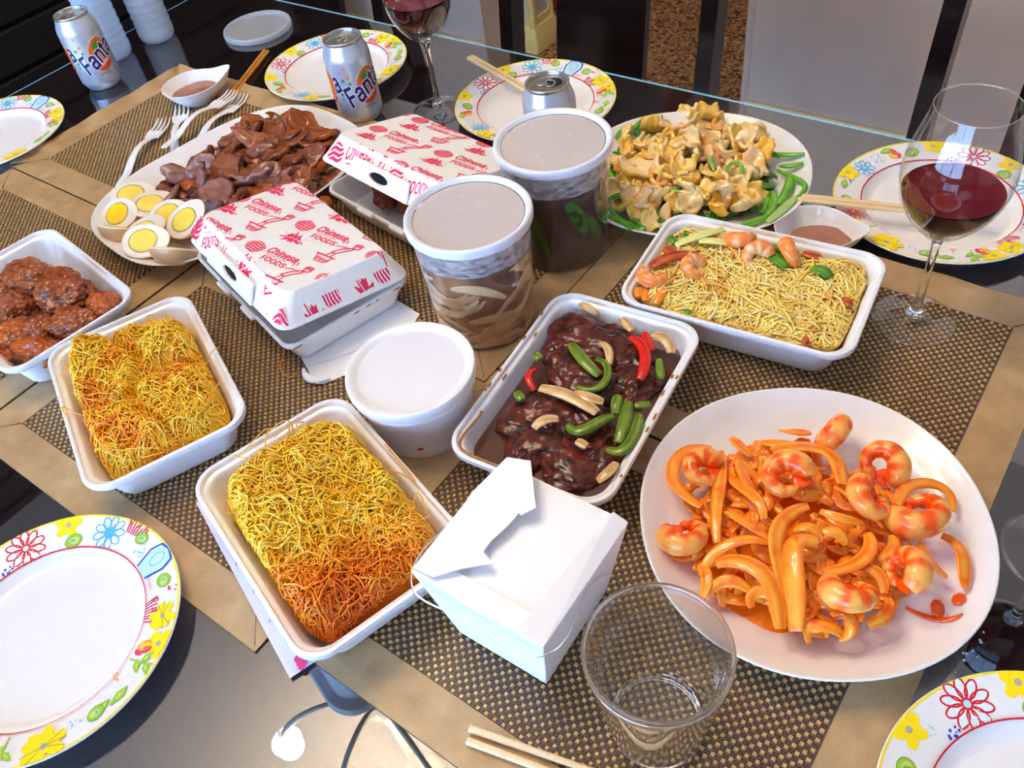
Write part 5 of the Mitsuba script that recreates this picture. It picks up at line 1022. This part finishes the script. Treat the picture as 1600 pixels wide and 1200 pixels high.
# ------------------------------------------------------------------ printed foam cartons
def clam_lid_h(x, y, dz):
    """Height of the lid's outside above its rim at local (x, y)."""
    ex = (.1165 - np.abs(x)) / .0150; ey = (.0790 - np.abs(y)) / .0175
    return dz * np.clip(np.minimum(ex, ey), 0, 1)
PINK = lin(232, 46, 92)
def motif():
    L = []
    ball = Polygon([(.0105 * math.cos(t) * (1 + .05 * math.sin(5 * t)), .0085 * math.sin(t) * (1 + .06 * math.sin(4 * t))) for t in np.linspace(0, 6.28, 40)[:-1]])
    bands = unary_union([LineString([(-.014, y), (-.004, y + .0032), (.005, y + .0015), (.014, y + .0040)]).buffer(.00055) for y in np.arange(-.011, .010, .0030)])
    L.append(affinity.translate(affinity.scale(ball.difference(bands), 1.2, 1.2, origin=(0, 0)), -.033, .010))
    tx = affinity.skew(text_poly('Chinese', .0104).buffer(.0003), 14); x0, _, x1, _ = tx.bounds; L.append(affinity.translate(affinity.scale(tx, .043 / (x1 - x0), 1, origin=(0, 0)), -.016, .0095))
    L.append(affinity.translate(unary_union([sbox(i * .0019, 0, i * .0019 + .0013, .0008) for i in range(15)]), -.012, .0062))
    L.append(affinity.translate(text_poly('FOODS', .0074, True), -.013, -.0040))
    # splash
    pts = []
    for i in range(22):
        a = 2 * math.pi * i / 22; r = .0100 if i % 2 == 0 else .0055; r *= 1 + .25 * math.sin(i * 2.3); pts.append((r * 1.1 * math.cos(a), r * .8 * math.sin(a)))
    spl = Polygon(pts).buffer(.0006).difference(unary_union([LineString([(-.012, -.002), (.012, .0005)]).buffer(.0005), LineString([(-.004, -.007), (-.001, .007)]).buffer(.00045), LineString([(.004, -.006), (.003, .007)]).buffer(.00045)]))
    spl = unary_union([spl, sbox(-.0145, -.0035, .015, -.0022), Point(-.013, .004).buffer(.0008), Point(.0135, .004).buffer(.0007)])
    L.append(affinity.translate(affinity.scale(spl, 1.15, 1.15, origin=(0, 0)), -.026, -.016))
    # a cook bending over a bowl
    o = lambda g, t=.0006: g.boundary.buffer(t)
    cook = [o(ellp(.0135, .001, .0030, .0024, 20)), o(ellp(.0135, .0040, .0036, .0014, 10)), o(Polygon([(.011, -.0015), (.004, -.007), (.000, -.014), (.004, -.0145), (.0075, -.009), (.0125, -.0035)])), LineString([(.009, -.003), (.001, -.004), (-.003, -.006)]).buffer(.00045), LineString([(.0015, -.014), (-.002, -.021)]).buffer(.00045), LineString([(.004, -.0145), (.0035, -.021)]).buffer(.00045), LineString([(-.002, .004), (-.001, .000)]).buffer(.0004), LineString([(.001, .005), (.002, .001)]).buffer(.0004)]
    bowl = Polygon([(-.008, -.021), (.007, -.021), (.004, -.0295), (-.005, -.0295)]); cook += [o(bowl, .0005), LineString([(-.0095, -.0205), (.009, -.0205)]).buffer(.0006)]
    cook.append(affinity.translate(affinity.skew(text_poly('Enjoy', .0036, True), 12), -.0058, -.0275))
    L.append(affinity.translate(affinity.scale(unary_union(cook), 1.35, 1.35, origin=(0, 0)), .029, .006))
    return unary_union([x.buffer(0) for x in L])
MOTIF = motif()
LIDSHAPE = sbox(-.1150, -.0775, .1150, .0775).buffer(-.008).buffer(.008)
def carton(cx, cy, ang, open_deg, label, z, seed, fill):
    k = thing('foam_carton', label, 'carton', 'printed white foam cartons'); R = rot(ang); at = np.array([cx, cy, z])
    base = [(.198, .123, .012, 0), (.206, .131, .014, .002), (.228, .152, .016, .031), (.2345, .1585, .016, .0315), (.2355, .1595, .0165, .034), (.2340, .158, .016, .0362), (.2290, .153, .015, .0364), (.224, .148, .0145, .033), (.203, .128, .012, .005), (.19, .12, .012, .004)]
    put(k, 'base', loft(base, 8), 'mat_foam', R=R, at=at, smooth=40)
    for x in (-.030, .030): put(k, 'front_tab', boxm(x - .014, x + .014, -.0845, -.0765, .0325, .0385, bev=.0015), 'mat_foam', R=R, at=at, smooth=False)
    # lid, in hinge coordinates: hinge at y = +.0785
    D = .033; H = np.array([0, .0785, .0375]); Q = axis_rot((1, 0, 0), -open_deg)
    sec = [(.2300, .1550, .0165, .0005), (.2335, .1585, .0165, .0), (.2350, .1600, .0165, .0015), (.2325, .1575, .016, .0040), (.2300, .155, .0155, .0048), (.2030, .1225, .0130, D - .0015), (.1990, .1185, .0120, D), ]
    ins = [(.190, .112, .011, D - .003), (.224, .149, .014, .0035), (.2300, .1550, .0165, .0005)]
    v1, f1 = loft(sec, 8, False, True); v2, f2 = loft(ins, 8, True, False); ML = Mesh().add(v1, f1).add(v2, f2)
    place = lambda v: ((v - [0, .0785, 0]) @ Q.T + H)
    v, f, _ = ML.get(); put(k, 'lid', (place(v), f), 'mat_foam', R=R, at=at, smooth=40, label='printed lid')
    # front flap with the tab slot
    fl = Polygon([(-.055, 0), (.055, 0), (.050, .020), (-.050, .020)]).difference(affinity.scale(Point(0, .010).buffer(1, 12), .017, .0052, origin=(0, .010)))
    e = trimesh.creation.extrude_polygon(fl, .0022, engine='earcut'); w = np.array(e.vertices); sl = .0180 / .028
    v = np.stack([w[:, 0], -.0805 - w[:, 2] + w[:, 1] * .45, .0018 + w[:, 1] * 1.05], 1); put(k, 'front_flap', (place(v), np.array(e.faces)), 'mat_foam', R=R, at=at, smooth=False, label='raised flap with an oval slot')
    v, f = flat(affinity.scale(Point(0, .010).buffer(1, 16), .016, .0046, origin=(0, .010)), .01)
    v = np.stack([v[:, 0], -.0808 + v[:, 1] * .45, .0018 + v[:, 1] * 1.05], 1); put(k, 'slot', (place(v - [0, -.0005, 0]), f), 'mat_dark', R=R, at=at, smooth=False, label='dark oval slot')
    # print
    M = Mesh()
    for i in range(-3, 4):
        for j in range(-3, 4):
            gx, gy = i * .108 + j * .016 + .022 - .07 * seed, j * .060 - i * .004 - .052 + .04 * seed
            g_ = affinity.rotate(affinity.translate(MOTIF, gx, gy), 17 - 9 * seed, origin=(0, 0)).intersection(LIDSHAPE)
            if g_.is_empty: continue
            v, f = flat(g_, .006)
            if len(v):
                m = np.stack([v[:, 0] * 1.0, v[:, 1] * 1.0, .0048 + (D - .0048) * np.clip(np.minimum((.1152 - np.abs(v[:, 0])) / .0152, (.0777 - np.abs(v[:, 1])) / .0178), 0, 1) + .00045], 1)
                M.add(place(m), f, PINK)
    put(k, 'printed_pattern', M, 'mat_vc_matte', R=R, at=at, smooth=False, label='red printed lettering and cook pattern', kind='stuff')
    st = Mesh(); g = np.random.default_rng(seed)
    for i in range(9):
        x = g.uniform(.06, .114); v, f, u = blob((g.uniform(.002, .006), .0012, .0009), .2, 2, i, 2)
        st.add(v @ rot(90).T + [.1172, g.uniform(-.07, .07), .0335], f, lin(150, 100, 60))
    if seed == 0: put(k, 'sauce_stain', st, 'mat_vc_gloss', R=R, at=at, label='brown sauce stains on the rim')
    return R, at
R, at = carton(-.7005, .4375, -15.2, 7.5, 'red-printed white foam carton nearly closed, on a napkin between the eggs and the tub', MT + .0012, 0, None)
R2, at2 = carton(-.657, .6265, -8.5, 14.5, 'red-printed white foam carton standing ajar, against the dark broth container', MT + .0006, 1, None)
for i in range(5):
    k = thing('glazed_rib', 'glossy red-brown piece of meat inside the open foam carton', 'meat', 'meat pieces in the open carton')
    v, f, u = blob((.034, .017, .015), .25, 1.8, i + 60, 4, .05); c = mixc(lin(86, 30, 14), lin(166, 78, 32), meshkit.fbm(v * 60 + i, 3, i))
    put(k, None, Mesh().add(v, f, c), 'mat_vc_wet', R=R2 @ rot(i * 23 - 40), at=at2 + R2 @ np.array([-.062 + i * .034, -.026 + .012 * (i % 2), .022]))
# paper napkin under the nearer carton
NP = Polygon([(-.668, .372), (-.577, .3283), (-.5624, .3554), (-.5257, .3759), (-.5517, .4676), (-.6099, .4767), (-.66, .45)])
v, f = flat(NP, .006); d = np.array([NP.boundary.distance(Point(*p)) for p in v])
zz = MT + .0007 + .0012 * np.clip((meshkit.fbm(np.c_[v * 40, v[:, :1] * 0], 3, 4) - .35) * 2, 0, 1) * np.clip((np.hypot(*(v - [-.70, .44]).T) - .10) / .03, 0, 1)
k = thing('napkin', 'crumpled white paper napkin sticking out from under the nearly closed carton', 'napkin')
zz = zz + .006 * np.clip((.335 - v[:, 1]) / .008, 0, 1) * np.clip((v[:, 0] + .60) / .02, 0, 1)
put(k, None, (np.c_[v, zz], f), 'mat_paper')
put(k, 'fold', tubes(spline([[-.604, .352, MT + .0016], [-.570, .40, MT + .0026], [-.555, .45, MT + .0014]], 14), .0011, 6, .5), 'mat_paper')
put(k, 'curled_edge', tubes(spline([[-.606, .338, MT + .004], [-.585, .331, MT + .0055], [-.571, .343, MT + .004]], 14), np.interp(np.linspace(0, 1, 14), [0, .5, 1], [.002, .005, .002]), 9, .8), 'mat_paper')
# printed menu under a noodle tray
k = thing('menu_sheet', 'pale lilac printed menu sheet under the noodle tray by the takeout box', 'menu sheet')
MS = rot(-19.5); mc = (-.4518, .1806, 0)
u, w = np.meshgrid(np.linspace(-.108, .108, 30), np.linspace(-.060, .060, 20), indexing='ij')
zz = MT + .0010 + .0016 * np.sin(u * 30) ** 2; idx = np.arange(600).reshape(30, 20); a, b, c, d = idx[:-1, :-1].ravel(), idx[1:, :-1].ravel(), idx[1:, 1:].ravel(), idx[:-1, 1:].ravel()
put(k, 'sheet', (np.stack([u.ravel(), w.ravel(), zz.ravel()], 1), np.vstack([np.stack([a, b, c], 1), np.stack([a, c, d], 1)])), 'mat_flyer', R=MS, at=mc)
M = Mesh()
for i, (x, y) in enumerate(((-.05, -.050), (-.02, -.052), (.015, -.050), (.05, -.0505))):
    v, f = flat(affinity.translate(unary_union([LineString([(0, 0), (.003, .002), (.004, -.001)]).buffer(.0004), LineString([(.001, -.002), (.004, -.003)]).buffer(.0004)]), x, y), .004); M.add(np.c_[v, np.full(len(v), MT + .0030)], f, lin(120, 120, 190))
for i in range(5):
    v, f = flat(Point(.098 + .002 * i, -.048 + .003 * (i % 2)).buffer(.003), .004); M.add(np.c_[v, np.full(len(v), MT + .0030)], f, lin(230, 60, 110))
put(k, 'ink_mark', M, 'mat_vc_matte', R=MS, at=mc, smooth=False, label='small blue and pink print')

# ------------------------------------------------------------------ folded takeout box
k = thing('takeout_box', 'white folded paper takeout box with a wire handle, in front of the beef tray', 'takeout box')
BT = rot(1.5); bc = (-.2385, .2375, MT + .0022); HB = .099
bt, tp = (.0810, .0900), (.1120, .1140)
def quad4(P, th=.0009):
    """A flat board through the corner list P, given thickness."""
    P = np.array(P, float); n = np.cross(P[1] - P[0], P[2] - P[0]); n /= np.linalg.norm(n); m = len(P)
    v = np.vstack([P + n * th / 2, P - n * th / 2]); f = []
    for i in range(1, m - 1): f += [[0, i, i + 1], [m, m + i + 1, m + i]]
    for i in range(m): j = (i + 1) % m; f += [[i, m + i, m + j], [i, m + j, j]]
    return v, np.array(f)
b4 = [np.array([sx * bt[0] / 2, sy * bt[1] / 2, 0]) for sx, sy in ((-1, -1), (1, -1), (1, 1), (-1, 1))]
t4 = [np.array([sx * tp[0] / 2, sy * tp[1] / 2, HB - (.004 if sy > 0 else 0)]) for sx, sy in ((-1, -1), (1, -1), (1, 1), (-1, 1))]
put(k, 'bottom', quad4(b4), 'mat_card', R=BT, at=bc, smooth=False)
for i in range(4):
    j = (i + 1) % 4; put(k, 'side', quad4([b4[i], b4[j], t4[j], t4[i]]), 'mat_card', R=BT, at=bc, smooth=False)
def flapmesh(fn, nu=12, nv=12): v, f, _, _ = sheet(fn, nu, nv, .0009); return v, f
X, Y = tp[0] / 2, tp[1] / 2
# inner flap from the right side, covering most of the top
put(k, 'top_flap', flapmesh(lambda u, w: (X - .001 - u * .092, -Y + .002 + w * (2 * Y - .004) , HB - .0035 + .0035 * np.sin(np.pi * u * .9) - .002 * w + 0 * u)), 'mat_card', R=BT, at=bc, smooth=40, label='broad top flap')
# outer flap from the left side with a locking tongue
tongue = Polygon([(-X, -Y + .002), (-.037, -Y + .002), (-.022, -.040), (-.004, -.027), (-.016, -.0215), (-.0165, -.012), (-.013, .004), (-.0115, .017), (-.0085, .0165), (-.002, .026), (-.0275, .0585), (-.0475, .0550), (-.0565, .019)])
v, f = flat(tongue, .006); hgt = HB + .0012 + .0085 * np.clip((v[:, 0] + X) / .05, 0, 1) + .009 * np.clip((v[:, 1] - .010) / .05, 0, 1)
top_ = np.c_[v, hgt]; M = Mesh().add(top_, f).add(top_ - [0, 0, .0009], f[:, ::-1]); put(k, 'tongue_flap', M, 'mat_card', R=BT, at=bc, smooth=False, label='outer flap with a raised locking tongue')
put(k, 'front_lip', quad4([t4[0] + [0, 0, 0], t4[1], t4[1] + [-.010, .016, .0005], t4[0] + [.010, .016, .0005]]), 'mat_card', R=BT, at=bc, smooth=False)
put(k, 'back_lip', quad4([t4[2], t4[3], t4[3] + [.008, -.018, .0008], t4[2] + [-.030, -.018, .0008]]), 'mat_card', R=BT, at=bc, smooth=False)
put(k, 'corner_fold', quad4([t4[1], t4[1] + [-.020, .001, .0035], t4[2] + [-.012, 0, .0045], t4[2]]), 'mat_card', R=BT, at=bc, smooth=False)
wire = spline([[-X - .004, .030, HB - .020], [-X - .0045, 0, HB - .013], [-X - .0045, -Y + .004, HB - .009], [-X + .001, -Y - .0045, HB - .0095], [0, -Y - .005, HB - .013], [X - .004, -Y - .0045, HB - .011], [X + .003, -Y + .002, HB - .010], [X + .0035, -.02, HB - .012], [X + .003, .02, HB - .020]], 60)
put(k, 'wire_handle', tubes(wire, .0008, 7), 'mat_steel', R=BT, at=bc)

# ------------------------------------------------------------------ sauce dishes
def sauce_dish(cx, cy, ang, label, size, sauce, s_off, z, tip):
    k = thing('sauce_dish', label, 'sauce dish', 'white drop-shaped sauce dishes'); R = rot(ang); at = np.array([cx, cy, z])
    n = 80
    def sh(t):
        p = 1 + tip * np.exp(-(np.minimum(t, 2 * np.pi - t) / .42) ** 2)
        return size * p * np.cos(t), size * .93 * p ** .35 * np.sin(t)
    P = smoothprof([(0, .0030), (.42, .0030), (.46, .0002), (.52, .003), (.80, .016), (.97, .0285), (1.0, .0305), (.97, .0308), (.90, .0250), (.72, .0130), (.50, .0075), (0, .0060)], 5)
    v, f = lathe(P, n, sh); r = np.hypot(v[:, 0], v[:, 1]) / size
    v[:, 2] += .010 * np.clip((v[:, 0] / size - .75) / .8, 0, 1) ** 1.3 * (v[:, 2] / .03)
    put(k, None, (v, f), 'mat_porcelain', R=R, at=at, smooth=60)
    k2 = thing('dipping_sauce', sauce, 'sauce', kind='stuff')
    lv = .0155; rs_ = np.linspace(0, 1, 8)
    v, f = lathe([(x, 0) for x in rs_[::-1]], 48, lambda t: (size * .74 * np.cos(t) * (1 + .05 * np.sin(3 * t)), size * .70 * np.sin(t) * (1 + .06 * np.sin(2 * t + 1))))
    rr_ = np.hypot(v[:, 0], v[:, 1]); v[:, 2] = lv + .0008 * meshkit.fbm(v * 90, 2, 2)
    put(k2, None, (v, f), 'mat_dip', R=R, at=at + R @ np.array(s_off))
    return R, at
sauce_dish(-1.203, .688, 63, 'white drop-shaped dish of brown sauce on the wavy mat beside the forks', .0475, 'brown dipping sauce in the dish beside the forks', (.000, 0, 0), MT, .38)
sauce_dish(-.2265, .7665, 14, 'white drop-shaped dish of brown sauce between the thin noodle tray and the right floral plate', .0430, 'brown dipping sauce in the dish behind the thin noodle tray', (.008, -.004, 0), .0006, .30)

# ------------------------------------------------------------------ forks and chopsticks
def fork(h0, h1, z0, z1, label, roll=0):
    k = thing('plastic_fork', label, 'fork', 'white plastic forks'); L = .176
    g = Mesh(); t = np.linspace(0, 1, 30); x = t * .128
    wid = np.interp(t, [0, .04, .3, .7, .9, 1], [.0042, .0058, .0062, .0048, .0062, .0105]); arch = .010 * np.sin(np.pi * np.clip((t - .25) / .75, 0, 1)) ** 1.2
    P = np.stack([x, x * 0, arch], 1); v, f = tubes(P, wid, 10, .26); g.add(v, f)
    top = Polygon([(.124, -.0100), (.142, -.0125), (.142, .0125), (.124, .0100)]).buffer(.0012); e = trimesh.creation.extrude_polygon(top, .0016, engine='earcut'); g.add(np.array(e.vertices) - [0, 0, .0008], np.array(e.faces))
    d = np.array(h1) - np.array(h0); ang = math.degrees(math.atan2(d[1], d[0])); tilt = math.degrees(math.atan2(z1 - z0, L))
    R = rot(ang) @ axis_rot((0, 1, 0), -tilt) @ axis_rot((1, 0, 0), roll)
    put(k, 'handle', g, 'mat_plastic', R=R, at=(*h0, z0), smooth=40)
    for y in (-.0108, -.0036, .0036, .0108):
        P = np.array([[.139, y * 1.0, 0], [.158, y * .98, -.0015], [.170, y * .94, .0005], [L, y * .9, .003]]); put(k, 'tine', tubes(spline(P, 8), np.array([.0022, .0022, .0021, .0020, .0019, .0017, .0014, .0008]), 6, .7), 'mat_plastic', R=R, at=(*h0, z0))
fork((-1.112, .464), (-1.199, .620), MT + .004, MT + .006, 'white plastic fork nearest the left, its handle lying along the oval platter')
fork((-1.083, .541), (-1.200, .652), MT + .003, MT + .004, 'white plastic fork pointing at the sauce dish, its handle under the platter rim')
fork((-1.105, .5480), (-1.142, .706), MT + .020, MT + .013, 'topmost white plastic fork, lying across the others and under the chopstick tips')
fork((-1.080, .562), (-1.128, .700), MT + .0035, MT + .004, 'white plastic fork lying directly below the topmost fork')
def chopstick(a, b, label, w=.0036, mat='mat_chop', group=None):
    k = thing('chopstick', label, 'chopstick', group); a, b = np.array(a, float), np.array(b, float)
    put(k, None, tubes(np.linspace(a, b, 6), np.linspace(w, w * .62, 6), 8, .9, twist=.39), mat, smooth=40)
chopstick((-1.2262, .8562, .0044), (-1.128, .655, MT + .006), 'amber chopstick pointing at the topmost fork, left of its pair', .0033, 'mat_chopdark', 'amber chopstick pair by the forks')
chopstick((-1.2180, .8560, .0044), (-1.118, .652, MT + .006), 'amber chopstick pointing at the topmost fork, right of its pair', .0033, 'mat_chopdark', 'amber chopstick pair by the forks')
chopstick((-.838, .9440, .026), (-.640, .884, .022), 'pale chopstick across the plate behind the opened can, rear of its pair', .0036, 'mat_chop', 'pale chopstick pair on the far plate')
chopstick((-.840, .9375, .026), (-.642, .8770, .022), 'pale chopstick across the plate behind the opened can, front of its pair', .0036, 'mat_chop', 'pale chopstick pair on the far plate')
chopstick((-.2640, .8095, .0330), (-.075, .8720, .0260), 'pale chopstick on the plate behind the right wine glass, rear of its pair', .0037, 'mat_chop', 'pale chopstick pair on the right plate')
chopstick((-.2615, .8025, .0330), (-.072, .8650, .0260), 'pale chopstick on the plate behind the right wine glass, front of its pair', .0037, 'mat_chop', 'pale chopstick pair on the right plate')
chopstick((-.2245, .1340, .0075), (-.045, .1810, .0075), 'pale chopstick at the bottom edge of the picture, upper of its pair', .0030, 'mat_chop', 'pale chopstick pair in the foreground')
chopstick((-.2205, .1260, .0075), (-.040, .1700, .0075), 'pale chopstick at the bottom edge of the picture, lower of its pair', .0030, 'mat_chop', 'pale chopstick pair in the foreground')
# drops of water on the glass
k = thing('water_drops', 'tiny water drops on the dark glass right of the shrimp plate', 'water drops', kind='stuff')
M = Mesh(); g = np.random.default_rng(14)
for i in range(26):
    v, f, u = blob(np.array([1, 1, .45]) * g.uniform(.0006, .0013), 0, 1, 1, 2); M.add(v + [.052 + g.normal(0, .008), .372 + g.normal(0, .022), .0006], f)
put(k, None, M, 'mat_deli_rim')

# ------------------------------------------------------------------ chandelier over the table (seen mirrored in the glass)
k = thing('chandelier', 'six-armed chandelier over the table, mirrored in the glass at the bottom', 'chandelier')
CH = np.array([-.863, .329, 0]); ZB = 1.32
put(k, 'canopy', lathe([(0.001, CZ - .03), (.05, CZ - .028), (.065, CZ - .012), (.065, CZ)], 40), 'mat_brass', at=CH)
put(k, 'stem', tubes(np.array([[0, 0, CZ - .02], [0, 0, ZB - .10]]), .008, 10), 'mat_brass', at=CH)
put(k, 'hub', lathe(smoothprof([(0.001, ZB - .16), (.02, ZB - .145), (.035, ZB - .11), (.02, ZB - .07), (.012, ZB - .02)], 4), 30), 'mat_brass', at=CH)
for i in range(6):
    a = math.radians(60 * i + 45); d = np.array([math.cos(a), math.sin(a), 0])
    P = spline([[0, 0, ZB - .12], *[(d * q + [0, 0, z]) for q, z in ((.09, ZB - .17), (.19, ZB - .13), (.24, ZB - .055))]], 18)
    put(k, 'arm', tubes(P, .007, 8), 'mat_brass', at=CH)
    put(k, 'cup', lathe([(0.001, ZB - .055), (.018, ZB - .05), (.032, ZB - .035), (.036, ZB - .03)], 24), 'mat_lidclear', at=CH + d * .24)
    b_ = put(k, 'bulb', lathe(smoothprof([(0, -.030), (.016, -.026), (.028, -.008), (.030, .006), (.020, .026), (0, .034)], 4), 24), 'mat_plate', at=CH + d * .24 + [0, 0, ZB])
    scene[b_]['emitter'] = {'type': 'area', 'radiance': rgb(BULB_LIGHT)}
    put(k, 'crystal', blob((.007, .007, .014), .1, 2, i, 2)[:2], 'mat_lidclear', at=CH + d * .24 + [0, 0, ZB - .075])
